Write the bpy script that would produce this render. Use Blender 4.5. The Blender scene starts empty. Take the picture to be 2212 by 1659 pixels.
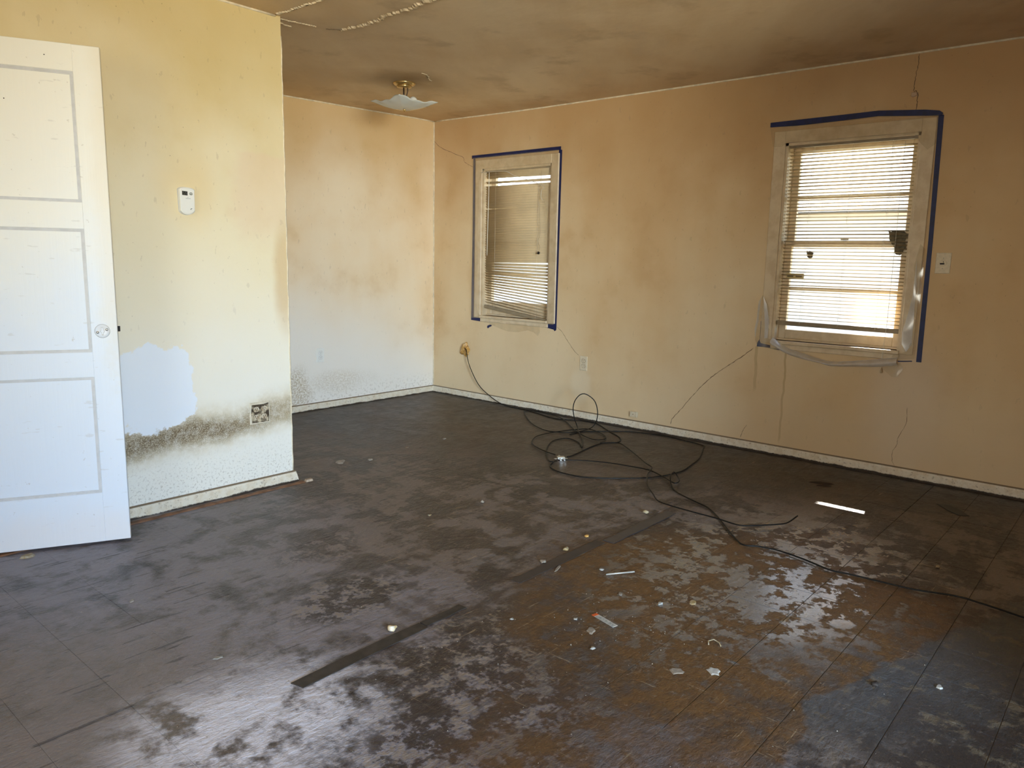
import bpy, bmesh, math, random
from mathutils import Vector, Matrix
from mathutils.geometry import delaunay_2d_cdt
random.seed(7)
scene = bpy.context.scene
COL = scene.collection
PI = math.pi

# ------------------------------------------------------------------ camera
cam_d = bpy.data.cameras.new('camera'); cam = bpy.data.objects.new('camera', cam_d); COL.objects.link(cam)
cam_d.sensor_width = 36.0; cam_d.lens = 1632.02 / 2212 * 36.0; cam_d.clip_start = 0.05; cam_d.clip_end = 300
_r, _u, _f = Vector((0.6536, -0.7565, 0.0199)), Vector((0.1096, 0.1206, 0.9866)), Vector((0.7488, 0.6427, -0.1618))
CAM = Vector((-4.875, -5.167, 1.2414))
mw = Matrix((( _r.x, _u.x, -_f.x, CAM.x), (_r.y, _u.y, -_f.y, CAM.y), (_r.z, _u.z, -_f.z, CAM.z), (0, 0, 0, 1)))
_loc, _rot, _ = mw.decompose()
cam.location = _loc; cam.rotation_mode = 'QUATERNION'; cam.rotation_quaternion = _rot
scene.camera = cam

# ------------------------------------------------------------------ world, sun, daylight
world = bpy.data.worlds.new('sky'); scene.world = world; world.use_nodes = True
wn = world.node_tree; wn.nodes.clear()
wo = wn.nodes.new('ShaderNodeOutputWorld'); wb = wn.nodes.new('ShaderNodeBackground'); ws = wn.nodes.new('ShaderNodeTexSky')
ws.sky_type = 'NISHITA'; ws.sun_disc = False; ws.sun_elevation = math.radians(43); ws.sun_rotation = math.radians(70)
ws.air_density = 1.0; ws.dust_density = 0.6
wb.inputs['Strength'].default_value = 0.85
wn.links.new(ws.outputs[0], wb.inputs[0]); wn.links.new(wb.outputs[0], wo.inputs[0])

SUN_DIR = Vector((0.915, 0.175, 0.845)).normalized()       # towards the sun
sd = bpy.data.lights.new('sun', 'SUN'); sd.energy = 60; sd.angle = math.radians(0.53); sd.color = (1.0, 0.97, 0.92)
so = bpy.data.objects.new('sun', sd); COL.objects.link(so)
so.rotation_mode = 'QUATERNION'; so.rotation_quaternion = (-SUN_DIR).to_track_quat('-Z', 'Y'); so.location = (6, 1, 7)

def area(name, loc, aim, sx, sy, power, color, spread=180):
    d = bpy.data.lights.new(name, 'AREA'); d.shape = 'RECTANGLE'; d.size = sx; d.size_y = sy; d.energy = power; d.color = color
    d.spread = math.radians(spread)
    o = bpy.data.objects.new(name, d); COL.objects.link(o); o.location = loc
    o.rotation_mode = 'QUATERNION'; o.rotation_quaternion = (Vector(aim) - Vector(loc)).to_track_quat('-Z', 'Z')
    return o
# daylight from the picture window of the room behind the camera: open sky from above, sunlit lawn from below
WINX, WINY = -5.7, -9.26
def window_light(name, heading, pitch, z, h, power, color, spread):
    a_, p_ = math.radians(heading), math.radians(pitch); d = Vector((math.sin(a_) * math.cos(p_), math.cos(a_) * math.cos(p_), math.sin(p_)))
    l = Vector((WINX, WINY, z)); return area(name, l, l + d, 2.0, h, power, color, spread)
window_light('daylight_sky', 43, -23, 1.60, 1.3, 238, (0.34, 0.63, 1.0), 80)
window_light('daylight_lawn', 43, 14, 1.30, 1.3, 144, (1.0, 0.85, 0.50), 80)
# added fill lamp, in an opening made for it in the end wall
area('fill_west', (-7.26, -4.55, 1.45), (-1.0, -4.0, 1.1), 1.3, 1.2, 30, (1.0, 0.93, 0.80), 130)

scene.view_settings.view_transform = 'Standard'
scene.view_settings.look = 'None'
scene.view_settings.exposure = 0.0
scene.view_settings.gamma = 1.0
scene.view_settings.use_curve_mapping = False
cy = scene.cycles; cy.adaptive_threshold = 0.08
cy.max_bounces = 5; cy.diffuse_bounces = 4; cy.glossy_bounces = 2; cy.transmission_bounces = 2; cy.transparent_max_bounces = 14
cy.caustics_reflective = False; cy.caustics_refractive = False; cy.blur_glossy = 1.0

# ------------------------------------------------------------------ node helper
class S:
    def __init__(s, g, k): s.g, s.k = g, k
    def _b(s, o, op, rev=False):
        n = s.g.nt.nodes.new('ShaderNodeMath'); n.operation = op
        a, b = (o, s) if rev else (s, o)
        s.g.put(n.inputs[0], a); s.g.put(n.inputs[1], b)
        return S(s.g, n.outputs[0])
    def __add__(s, o): return s._b(o, 'ADD')
    __radd__ = __add__
    def __sub__(s, o): return s._b(o, 'SUBTRACT')
    def __rsub__(s, o): return s._b(o, 'SUBTRACT', True)
    def __mul__(s, o): return s._b(o, 'MULTIPLY')
    __rmul__ = __mul__
    def __truediv__(s, o): return s._b(o, 'DIVIDE')
    def mx(s, o): return s._b(o, 'MAXIMUM')
    def mn(s, o): return s._b(o, 'MINIMUM')
    def pw(s, o): return s._b(o, 'POWER')
    def fn(s, op):
        n = s.g.nt.nodes.new('ShaderNodeMath'); n.operation = op; s.g.put(n.inputs[0], s); return S(s.g, n.outputs[0])
    def ab(s): return s.fn('ABSOLUTE')

class G:
    def __init__(g, name):
        g.m = bpy.data.materials.new(name); g.m.use_nodes = True; g.nt = g.m.node_tree; g.nt.nodes.clear()
        g.out = g.nt.nodes.new('ShaderNodeOutputMaterial')
        g.bs = g.nt.nodes.new('ShaderNodeBsdfPrincipled'); g.nt.links.new(g.bs.outputs[0], g.out.inputs[0])
        g._p = None; g.plane = None; g._p2 = None
    def put(g, i, v):
        if isinstance(v, S): g.nt.links.new(v.k, i)
        elif isinstance(v, tuple):
            i.default_value = v if len(v) == len(i.default_value) else tuple(v) + (1,)
        else: i.default_value = v
    def xyz(g):
        if g._p is None:
            n = g.nt.nodes.new('ShaderNodeNewGeometry'); q = g.nt.nodes.new('ShaderNodeSeparateXYZ')
            g.nt.links.new(n.outputs['Position'], q.inputs[0])
            g._p = (S(g, n.outputs['Position']), S(g, q.outputs[0]), S(g, q.outputs[1]), S(g, q.outputs[2]))
        return g._p
    def flat(g):
        if g._p2 is None:
            q = dict(x=1, y=2, z=3); p = g.xyz(); g._p2 = g.vec(p[q[g.plane[0]]], p[q[g.plane[1]]], 0.0)
        return g._p2
    def vec(g, x, y, z):
        n = g.nt.nodes.new('ShaderNodeCombineXYZ'); g.put(n.inputs[0], x); g.put(n.inputs[1], y); g.put(n.inputs[2], z); return S(g, n.outputs[0])
    def noise(g, scale, detail=4, rough=0.55, v=None, dist=0.0, off=0.0):
        flat = g.plane is not None
        if v is None: v = g.flat() if flat else g.xyz()[0]
        if off:
            a = g.nt.nodes.new('ShaderNodeVectorMath'); a.operation = 'ADD'; g.put(a.inputs[0], v); a.inputs[1].default_value = (off, off * 1.7, off * .6)
            v = S(g, a.outputs[0])
        n = g.nt.nodes.new('ShaderNodeTexNoise'); n.noise_dimensions = '2D' if flat else '3D'; g.put(n.inputs['Vector'], v)
        n.inputs['Scale'].default_value = scale; n.inputs['Detail'].default_value = detail; n.inputs['Roughness'].default_value = rough
        n.inputs['Distortion'].default_value = dist
        return S(g, n.outputs[0])
    def voro(g, scale, v=None, feature='F1', rnd=1.0):
        n = g.nt.nodes.new('ShaderNodeTexVoronoi'); n.feature = feature; n.voronoi_dimensions = '2D' if g.plane else '3D'; g.put(n.inputs['Vector'], v if v is not None else (g.flat() if g.plane else g.xyz()[0]))
        n.inputs['Scale'].default_value = scale; n.inputs['Randomness'].default_value = rnd
        return S(g, n.outputs['Distance'])
    def sm(g, v, a, b, lo=0.0, hi=1.0):
        n = g.nt.nodes.new('ShaderNodeMapRange'); n.interpolation_type = 'SMOOTHSTEP'; g.put(n.inputs[0], v)
        n.inputs[1].default_value = a; n.inputs[2].default_value = b; n.inputs[3].default_value = lo; n.inputs[4].default_value = hi
        return S(g, n.outputs[0])
    def mix(g, f, a, b):
        n = g.nt.nodes.new('ShaderNodeMix'); n.data_type = 'RGBA'; n.clamp_factor = True
        g.put(n.inputs[0], f)
        g.put(n.inputs[6], a); g.put(n.inputs[7], b)
        return S(g, n.outputs[2])
    def blob(g, a, b, ca, cb, ra, rb, n=None, k=0.5, soft=0.35):
        """ellipse mask in two coordinates with a noisy edge"""
        da = (a - ca) / ra; db = (b - cb) / rb
        d = (da * da + db * db).fn('SQRT')
        if n is not None: d = d + (n - 0.5) * (2 * k)
        return g.sm(d, 1 + soft, 1 - soft)
    def bump(g, h, strength=0.3, dist=0.002):
        n = g.nt.nodes.new('ShaderNodeBump'); n.inputs['Strength'].default_value = strength; n.inputs['Distance'].default_value = dist
        g.put(n.inputs['Height'], h); g.nt.links.new(n.outputs[0], g.bs.inputs['Normal'])
    def set(g, **k):
        nm = dict(color='Base Color', rough='Roughness', metal='Metallic', spec='Specular IOR Level', alpha='Alpha', trans='Transmission Weight',
                  sub='Subsurface Weight', coat='Coat Weight')
        for a, b in k.items(): g.put(g.bs.inputs[nm[a]], b)
        return g.m

def simple(name, color, rough=0.5, metal=0.0, spec=0.5, var=0.0, vscale=30, col2=None, bump=0.0):
    g = G(name)
    if var or col2:
        n = g.noise(vscale, 4, .6)
        c2 = col2 or tuple(c * (1 - var) for c in color)
        g.set(color=g.mix(g.sm(n, .35, .68), color, c2))
        if bump: g.bump(n, bump, .002)
    else: g.set(color=color)
    return g.set(rough=rough, metal=metal, spec=spec)

# ------------------------------------------------------------------ mesh helper
class MB:
    def __init__(s): s.v = []; s.f = []; s.sm = []
    def add(s, vs, fs, smooth=False):
        o = len(s.v); s.v += [tuple(p) for p in vs]; s.f += [tuple(o + i for i in f) for f in fs]; s.sm += [smooth] * len(fs); return s
    def box(s, x0, x1, y0, y1, z0, z1):
        if x0 > x1: x0, x1 = x1, x0
        if y0 > y1: y0, y1 = y1, y0
        if z0 > z1: z0, z1 = z1, z0
        return s.add([(x0, y0, z0), (x1, y0, z0), (x1, y1, z0), (x0, y1, z0), (x0, y0, z1), (x1, y0, z1), (x1, y1, z1), (x0, y1, z1)],
                     [(0, 3, 2, 1), (4, 5, 6, 7), (0, 1, 5, 4), (1, 2, 6, 5), (2, 3, 7, 6), (3, 0, 4, 7)])
    def bbox(s, x0, x1, y0, y1, z0, z1, b=0.003):
        """box with chamfered edges"""
        bm = bmesh.new(); bmesh.ops.create_cube(bm, size=1)
        for v in bm.verts:
            v.co = Vector((x0 + (v.co.x + .5) * (x1 - x0), y0 + (v.co.y + .5) * (y1 - y0), z0 + (v.co.z + .5) * (z1 - z0)))
        bmesh.ops.bevel(bm, geom=list(bm.edges), offset=b, segments=1, affect='EDGES')
        bmesh.ops.recalc_face_normals(bm, faces=bm.faces)
        bm.verts.index_update()
        s.add([v.co[:] for v in bm.verts], [[v.index for v in f.verts] for f in bm.faces]); bm.free(); return s
    def prism(s, pts, fn, h0, h1, inset=0.0):
        """polygon extruded between heights h0 and h1; fn(a, b, h) gives the point; inset shrinks the far face"""
        n = len(pts); ca = sum(p[0] for p in pts) / n; cb = sum(p[1] for p in pts) / n
        v = [fn(a, b, h0) for a, b in pts]
        v += [fn(a + (ca - a) * inset, b + (cb - b) * inset, h1) for a, b in pts]
        f = [tuple(range(n)), tuple(range(2 * n - 1, n - 1, -1))] + [(i, n + i, n + (i + 1) % n, (i + 1) % n) for i in range(n)]
        return s.add(v, f)
    def tube(s, pts, r, seg=8, cap=True, close=False):
        pts = [Vector(p) for p in pts]; n = len(pts); rs = r if isinstance(r, (list, tuple)) else [r] * n
        vs = []; up = None
        for i, p in enumerate(pts):
            t = (pts[min(i + 1, n - 1)] - pts[max(i - 1, 0)]).normalized()
            if up is None:
                up = Vector((0, 0, 1)) if abs(t.z) < .9 else Vector((1, 0, 0))
            a = t.cross(up).normalized(); up = a.cross(t).normalized()
            for k in range(seg):
                q = 2 * PI * k / seg; vs.append(p + (a * math.cos(q) + up * math.sin(q)) * rs[i])
        fs = [(i * seg + k, i * seg + (k + 1) % seg, (i + 1) * seg + (k + 1) % seg, (i + 1) * seg + k) for i in range(n - 1) for k in range(seg)]
        s.add(vs, fs, True)
        if cap:
            o = len(s.v) - len(vs); s.f.append(tuple(o + k for k in range(seg - 1, -1, -1))); s.f.append(tuple(o + (n - 1) * seg + k for k in range(seg))); s.sm += [False, False]
        return s
    def lathe(s, prof, fn, seg=24):
        """prof: (radius, height); fn(a, b, h)"""
        vs = [fn(r * math.cos(2 * PI * k / seg), r * math.sin(2 * PI * k / seg), h) for r, h in prof for k in range(seg)]
        fs = [(i * seg + k, i * seg + (k + 1) % seg, (i + 1) * seg + (k + 1) % seg, (i + 1) * seg + k) for i in range(len(prof) - 1) for k in range(seg)]
        s.add(vs, fs, True)
        o = len(s.v) - len(vs)
        s.f.append(tuple(o + k for k in range(seg - 1, -1, -1))); s.sm.append(False)
        s.f.append(tuple(o + (len(prof) - 1) * seg + k for k in range(seg))); s.sm.append(False)
        return s
    def grid(s, nu, nv, fn, smooth=True):
        vs = [fn(i / nu, j / nv) for i in range(nu + 1) for j in range(nv + 1)]
        fs = [(i * (nv + 1) + j, (i + 1) * (nv + 1) + j, (i + 1) * (nv + 1) + j + 1, i * (nv + 1) + j + 1) for i in range(nu) for j in range(nv)]
        return s.add(vs, fs, smooth)
    def build(s, name, mat, parent=None, loc=None, fix=True, thick=0.0):
        me = bpy.data.meshes.new(name); me.from_pydata(s.v, [], s.f); me.materials.append(mat)
        for p, q in zip(me.polygons, s.sm): p.use_smooth = q
        if fix:
            bm = bmesh.new(); bm.from_mesh(me); bmesh.ops.recalc_face_normals(bm, faces=bm.faces); bm.to_mesh(me); bm.free()
        me.update()
        o = bpy.data.objects.new(name, me); COL.objects.link(o)
        if parent is not None: o.parent = parent
        if loc is not None: o.location = loc
        if thick:
            md = o.modifiers.new('thickness', 'SOLIDIFY'); md.thickness = thick; md.offset = 0
        return o

def tag(o, label=None, cat=None, group=None, kind=None):
    if label: o['label'] = label
    if cat: o['category'] = cat
    if group: o['group'] = group
    if kind: o['kind'] = kind
    return o
def thing(name, label, cat, loc=(0, 0, 0), rotz=0.0, group=None, kind=None):
    o = bpy.data.objects.new(name, None); COL.objects.link(o); o.location = loc; o.rotation_euler = (0, 0, rotz); o.empty_display_size = .05
    return tag(o, label, cat, group, kind)
def rel(pts, c): return [tuple(a - b for a, b in zip(p, c)) for p in pts]
def smoothpts(pts, n=6):
    """Catmull-Rom through the points"""
    P = [Vector(p) for p in pts]; P = [P[0] * 2 - P[1]] + P + [P[-1] * 2 - P[-2]]; o = []
    for i in range(1, len(P) - 2):
        a, b, c, d = P[i - 1:i + 3]
        for k in range(n):
            t = k / n
            o.append(.5 * ((2 * b) + (c - a) * t + (2 * a - 5 * b + 4 * c - d) * t * t + (3 * b - a - 3 * c + d) * t ** 3))
    o.append(P[-2]); return o

# ------------------------------------------------------------------ room dimensions (metres; far right floor corner at the origin)
YL = -1.593          # face of the left wall
XP = -2.572          # outer corner of the left wall (alcove beyond it)
XW, YF = -7.2, -9.2  # walls out of view
HB = 0.061           # baseboard height
TB = 0.014
def ceil_z(x, y):
    return 2.441 + .0155 * math.exp(-((x * x + y * y) / .49)) - .028 * math.exp(-((x + 2) ** 2 / .6 + y * y / .5)) + .004 * math.sin(2.1 * x + 1.3 * y) * min(1, abs(x) * 1.2)

# ------------------------------------------------------------------ surface materials
def plaster(name, which):
    g = G(name); P, x, y, z = g.xyz(); g.plane = 'yz' if which == 'right' else 'xz'
    along = y if which == 'right' else x
    n1 = g.noise(.75, 3, .5); n2 = g.noise(2.6, 4, .55, off=4); n3 = g.noise(22, 3, .6)
    streak = g.noise(1.0, 3, .5, v=g.vec(along * 2.6, z * .35, 0.0))      # broad vertical smoke streaks
    clean, tan, brown = (.74, .595, .385), (.62, .43, .23), (.48, .295, .13)
    if which == 'left': clean, tan, brown = (.82, .74, .54), (.75, .635, .38), (.60, .46, .205)
    if which == 'back': clean, tan, brown = (.87, .745, .56), (.79, .60, .37), (.60, .41, .19)
    if which == 'right':
        f = g.sm(n1 * .5 + n2 * .25 + streak * .35 + z * .05 - y * .075, .48, .98)
    else:
        f = g.sm(n1 * .5 + n2 * .25 + streak * .25 + z * .09, .48, .86)
    c = g.mix(f, clean, tan)
    # smoke film settled along the head of the wall
    c = g.mix(g.sm(z + (n1 - .5) * .9 + (n2 - .5) * .4, 1.35, 2.5) * .8, c, brown)
    c = g.mix(g.sm(n2 + (n1 - .5) * .5, .58, .86) * .34, c, brown)
    # fine scuffs
    c = g.mix(g.sm(g.noise(16, 3, .5, v=g.vec(along * 2.2, z, 0.0)), .71, .75) * .2, c, (.30, .22, .14))
    specks = g.sm(g.voro(7), .020, .010) * g.sm(n2, .46, .60) * .5
    c = g.mix(specks, c, (.16, .10, .05))
    h = g.noise(34, 3, .65) * .6
    if which == 'right':
        # rusty drips under the near window
        nd = g.noise(9, 2, .5, v=g.vec(z, 0.3, 0.0))
        def drip(yc, z0, z1, w, st):
            m = g.sm((y - yc + (nd - .5) * .022).ab(), w, w * .55) * g.sm(z, z0, z0 + .05) * g.sm(z, z1 + .01, z1)
            return m * st
        c = g.mix(drip(-3.133, .39, .70, .013, .55), c, (.40, .26, .12))
        c = g.mix(drip(-3.331, .065, .675, .009, .75), c, (.38, .23, .09))
        c = g.mix(g.blob(y, z, -1.72, .27, .10, .13, n2, .5, .3) * .4, c, (.74, .68, .54))
        c = g.mix(g.blob(y, z, -4.05, .40, .20, .45, n1, .5, .6) * .5, c, (.70, .60, .48))
        c = g.mix(g.sm(z + (n2 - .5) * .6 + (streak - .5) * .5, .95, .15) * .45, c, (.73, .575, .365))
    if which == 'back':
        c = g.mix(g.sm(z + (n1 - .5) * .7 + (x + 1.2) * .30, 1.35, .45) * .8, c, (.84, .82, .78))
        band = g.blob(x, z, -1.52, .17, .16, .15, n2, .7, .5)
        band2 = g.blob(x, z, -1.08, .22, .30, .08, n2, .7, .6) * .5
        sp = g.sm(g.noise(70, 4, .7), .34, .66)
        c = g.mix((band.mx(band2)) * sp * .7, c, (.36, .25, .10))
        c = g.mix(g.sm(z, .24, .06) * g.sm(g.noise(45, 4, .7), .54, .64) * .4, c, (.35, .28, .20))
    if which == 'left':
        low = g.sm(z + (n1 - .5) * .5 + (n2 - .5) * .3, 1.30, .30)
        c = g.mix(low * .85, c, (.82, .80, .74))
        # salmon patch where wallpaper was scraped off beside the corner
        sal = g.sm(x + (n2 - .5) * .25, -2.90, -2.80) * g.sm(z + (n2 - .5) * .5, 1.25, 1.5) * g.sm(z + (g.noise(7, 3) - .5) * .05, 1.765, 1.735)
        c = g.mix(sal * .38, c, (.74, .55, .40))
        c = g.mix(g.blob(x, z, -2.59, 1.13, .06, .25, n2, .6, .5) * .55, c, (.58, .38, .16))
        # grubby halo round the thermostat
        c = g.mix(g.blob(x, z, -3.10, 1.53, .13, .15, n2, .7, .5) * .35, c, (.74, .55, .26))
        # mould band along the old furniture line
        cen = .375 + (x + 3.05) * .07
        nb = g.noise(3.2, 4, .6)
        dz = (z - cen + (nb - .5) * .13)
        core = g.sm(dz.ab(), .11, .01)
        fringe = g.sm(dz.ab(), .17, .02)
        sp = g.sm(g.noise(170, 2, .6), .34, .60); sp2 = g.sm(g.noise(26, 4, .7), .20, .66)
        gapm = g.sm(x + (nb - .5) * .3, -2.60, -2.98, .55, 1.0)
        c = g.mix(fringe * (sp2 * .6 + .3) * .75, c, (.50, .375, .17))
        c = g.mix(core * gapm * (sp * .55 + .40) * (sp2 * .4 + .6), c, (.105, .064, .028))
        # specks climbing from the floor
        c = g.mix(g.sm(z, .34, .04) * g.sm(g.noise(85, 4, .75), .56, .64) * .6, c, (.32, .26, .19))
        # fresh white filler
        ne = g.noise(5.5, 6, .62)
        da = (x + 3.315) / .200; db = (z - .592) / .205
        d = (da.ab().pw(3.2) + db.ab().pw(3.2)).pw(.3125) + (ne - .5) * 1.0
        filler = g.sm(d, 1.03, .97)
        c = g.mix(filler, c, (.785, .825, .885))
    g.bump(h, .25, .004)
    return g.set(color=c, rough=.65, spec=.35)

def ceiling_mat():
    g = G('ceiling_paint'); P, x, y, z = g.xyz(); g.plane = 'xy'
    n1 = g.noise(.8, 4, .55, dist=.6); n2 = g.noise(2.6, 5, .6, off=3); n3 = g.noise(40, 3, .6)
    st = g.noise(1.2, 5, .6, v=g.vec(x * .6 + y * .5, y * 2.0 - x * 1.4, 0.0))
    c = g.mix(g.sm(n1 * .6 + st * .5, .42, .72), (.70, .545, .355), (.60, .43, .25))
    c = g.mix(g.sm(n2, .55, .75) * .5, c, (.40, .27, .15))
    c = g.mix(g.sm(st, .58, .72) * .35, c, (.60, .48, .34))
    c = g.mix(g.blob(x, y, -1.15, -1.05, .30, .22, n2, .7, .7) * .4, c, (.32, .22, .12))
    g.bump(n2 * 1.2, .35, .012)
    return g.set(color=c, rough=.62, spec=.3)

def floor_mat():
    g = G('worn_tile'); P, x, y, z = g.xyz(); g.plane = 'xy'
    n1 = g.noise(1.1, 2, .6, off=2); n2 = g.noise(3.0, 5, .64, dist=.5); n3 = g.noise(12, 5, .66, off=6); n4 = g.noise(60, 3, .62)
    nx = g.noise(1.0, 3, .62, v=g.vec(x * 3.0, y * 16, 1.0)); ny = g.noise(1.0, 3, .62, v=g.vec(x * 16, y * 3.0, 5.0))
    gl = g.sm(x - y * .12 + (n1 - .5) * .8, -2.35, -3.2)                  # greyer towards the door side, violet sheen painted into the colour
    dark, umber, dust = (.029, .020, .018), (.060, .040, .029), (.170, .136, .118)
    c = g.mix(g.sm(n2 * .6 + n1 * .4, .40, .60), dark, umber)
    # dusty film of old adhesive over most of the floor, thinner by the right wall
    film = g.sm(n2 * .50 + n3 * .30 + n4 * .10 + nx * .16 + ny * .12, .555, .645) * g.sm(x * .9 + y * .35, -1.5, -2.5)
    c = g.mix(film * .80, c, g.mix(gl, dust, (.225, .203, .222)))
    c = g.mix(gl * g.sm(n3 * .5 + n2 * .6, .36, .58) * .75, c, (.235, .215, .240))
    # bare dark tile in ragged patches
    bare = g.blob(x, y, -3.36, -3.84, .55, .40, n2, .8, .3).mx(g.blob(x, y, -3.30, -3.02, .28, .15, n2, .8, .25)).mx(g.blob(x, y, -3.05, -2.55, .30, .12, n2, .9, .3) * .6)
    bm_ = bare * g.sm(n3 * .7 + n4 * .3, .56, .46)
    c = g.mix(bm_ * .92, c, (.030, .020, .019))
    c = g.mix(bare * g.sm(n3 * .6 + n4 * .4, .53, .60) * .7, c, (.24, .19, .14))
    # brown, glue-soaked area in front of the near window, with a sharp tide line on its right
    ang = g.noise(2.0, 4, .6, off=9)
    br = g.blob(x, y, -2.45, -4.08, .92, .74, ang, .45, .25).mx(g.blob(x, y, -3.35, -4.30, .60, .38, ang, .5, .3) * .75)
    edge = g.sm(y + x * .30 + (-2.8 - x).mx(0.0) * .6 + (ang - .5) * .22 + (n3 - .5) * .03, -5.372, -5.352)
    brown = br * edge
    c = g.mix(brown * .88, c, g.mix(g.sm(n3 * .6 + n2 * .4, .38, .62), (.125, .060, .018), (.048, .026, .012)))
    c = g.mix(brown * g.sm(n2 * .5 + n3 * .5, .55, .64) * .55, c, (.085, .072, .066))
    c = g.mix(g.blob(x, y, -4.25, -3.0, .45, .5, n2, .6, .5) * .6, c, (.20, .155, .115))
    # tan scrape marks along the tile directions
    sx = g.sm(g.noise(1.0, 3, .6, v=g.vec(x * 5, y * 70, 2.0)), .705, .74); sy = g.sm(g.noise(1.0, 3, .6, v=g.vec(x * 70, y * 5, 8.0)), .71, .745)
    scr = (sx.mx(sy)) * g.sm(n1 + n4 * .2, .48, .62)
    c = g.mix(scr * .62 * (1 - gl * .6), c, (.32, .24, .15))
    dscr = g.sm(g.noise(1.0, 3, .6, v=g.vec(x * 4 + n2 * 2, y * 42, 12.0)), .63, .69) * gl
    c = g.mix(dscr * .7, c, (.040, .030, .029))
    # pale floor glare painted near the camera; slate-grey tiles lower right
    painted_glare = g.blob(x, y, -3.92, -3.44, .29, .26, n2, .6, .6) * g.sm(n3 * .55 + n2 * .45, .36, .54)
    c = g.mix(painted_glare * .92, c, (.72, .71, .78))
    slate = (1 - edge) * g.sm(x + y * .2, -4.2, -3.6)
    c = g.mix(slate * (g.sm(n1 + n2, .7, 1.0) * .4 + .5), c, g.mix(g.sm(y + x * .3, -5.8, -5.4), (.015, .0135, .0125), (.050, .052, .055)))
    c = g.mix(slate * g.sm(n3, .56, .66) * .45, c, (.16, .12, .07))
    c = g.mix(g.sm(n4, .66, .72) * .30, c, (.26, .21, .16))
    # dirt packed against the right-hand baseboard
    c = g.mix(g.sm(x + (n3 - .5) * .12, -.12, -.03) * .8, c, (.018, .012, .008))
    # remains of floor wax, glossier; bluish window glare painted into its colour
    wax = g.blob(x, y, -1.95, -4.06, .85, .50, n2, .6, .4)
    waxm = wax * g.sm(n3 * .55 + n2 * .35 + n4 * .1, .49, .54)
    c = g.mix(waxm * .6, c, (.12, .135, .145))
    r = (g.sm(n3 * .5 + n2 * .5, .3, .7, .34, .52) + brown * .12) * (1 - waxm * .62)
    g.bump(g.noise(24, 4, .68, v=g.vec(x, y * 1.6, 0.0)) * 1.5, .65, .006)
    g.put(g.bs.inputs['Coat IOR'], 1.9); g.put(g.bs.inputs['Coat Roughness'], .20)
    return g.set(color=c, rough=r, spec=waxm * .55 + .45, coat=waxm)

M = {}
M['left'] = plaster('left_plaster', 'left'); M['back'] = plaster('back_plaster', 'back'); M['right'] = plaster('right_plaster', 'right')
M['ceiling'] = ceiling_mat(); M['floor'] = floor_mat()
def trimpaint():
    g = G('baseboard_paint'); P, x, y, z = g.xyz()
    n = g.noise(26, 5, .65); nb = g.noise(60, 4, .7); nl = g.noise(6, 4, .6)
    c = g.mix(g.sm(n, .4, .65), (.76, .69, .56), (.68, .58, .43))
    c = g.mix(g.sm(z, HB - .009, HB - .004) * .9, c, (.12, .075, .035))
    c = g.mix(g.sm(nb, .58, .66) * .6, c, (.24, .17, .11))
    c = g.mix(g.sm(z + (nl - .5) * .028 + (nb - .5) * .016, .011, .004), c, (.05, .034, .022))
    g.bump(n, .3, .003)
    return g.set(color=c, rough=.5)
M['base'] = trimpaint()
M['caulk'] = simple('caulk', (.78, .68, .50), .6, var=.25, vscale=20)
M['white_old'] = simple('aged_white_paint', (.68, .56, .39), .42, var=.12, vscale=14, col2=(.58, .45, .29))
def doorpaint():
    g = G('door_paint'); P, x, y, z = g.xyz()
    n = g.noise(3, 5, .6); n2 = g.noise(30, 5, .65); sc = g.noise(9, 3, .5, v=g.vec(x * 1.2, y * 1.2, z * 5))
    c = g.mix(g.sm(z + (n - .5) * .8, .9, 1.7), (.72, .765, .83), (.84, .82, .74))  # cool sky light painted into the lower door; cream stain above
    c = g.mix(g.sm(sc, .67, .71) * .35, c, (.55, .53, .50))
    c = g.mix(g.sm(z + (n - .5) * .25, .22, .04) * .5, c, (.80, .72, .66))
    c = g.mix(g.sm(x + (n - .5) * .10, -3.64, -3.575) * g.sm(z + (n2 - .5) * .4, .55, 1.0) * .4, c, (.72, .62, .44))
    c = g.mix(g.sm(g.noise(46, 3, .6), .70, .74) * .4, c, (.45, .40, .33))
    g.bump(g.noise(1, 3, .6, v=g.vec(x * 60, y * 60, z * 2.5)) * .8, .2, .003)
    return g.set(color=c, rough=.38)
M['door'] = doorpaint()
M['groove'] = simple('door_moulding_paint', (.60, .595, .59), .5, var=.1)
M['brass'] = simple('brass', (.72, .50, .20), .28, metal=.85, var=.2, vscale=40)
M['steel'] = simple('dull_steel', (.62, .60, .55), .32, metal=.9, var=.2, vscale=60)
M['black'] = simple('black_cable_jacket', (.006, .0055, .005), .45, spec=.25)
M['dark'] = simple('dark_hole', (.012, .010, .009), .8)
M['bronze'] = simple('dark_bronze', (.035, .016, .010), .45, metal=.3)
M['plate'] = simple('ivory_plastic', (.76, .72, .62), .4, var=.08, vscale=60)
M['plate_w'] = simple('white_plastic', (.82, .82, .78), .35)
M['tape'] = simple('blue_masking_tape', (.0035, .011, .085), .55, var=.35, vscale=25)
M['slat'] = simple('blind_slat', (.60, .475, .30), .45, var=.10, vscale=8)
M['rail'] = simple('blind_rail', (.30, .235, .15), .5, var=.2, vscale=20)
M['wood_raw'] = simple('raw_splintered_wood', (.22, .105, .05), .7, var=.5, vscale=18, bump=.4)
M['wood_dark'] = simple('dark_stained_wood', (.035, .022, .015), .75, var=.5, vscale=18, bump=.4)
M['foam'] = simple('spray_foam', (.62, .36, .10), .45, col2=(.30, .15, .04), vscale=55, bump=.6)
M['stripdark'] = simple('black_felt_strip', (.022, .017, .013), .6, col2=(.045, .035, .028), vscale=20, bump=.3)
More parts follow.
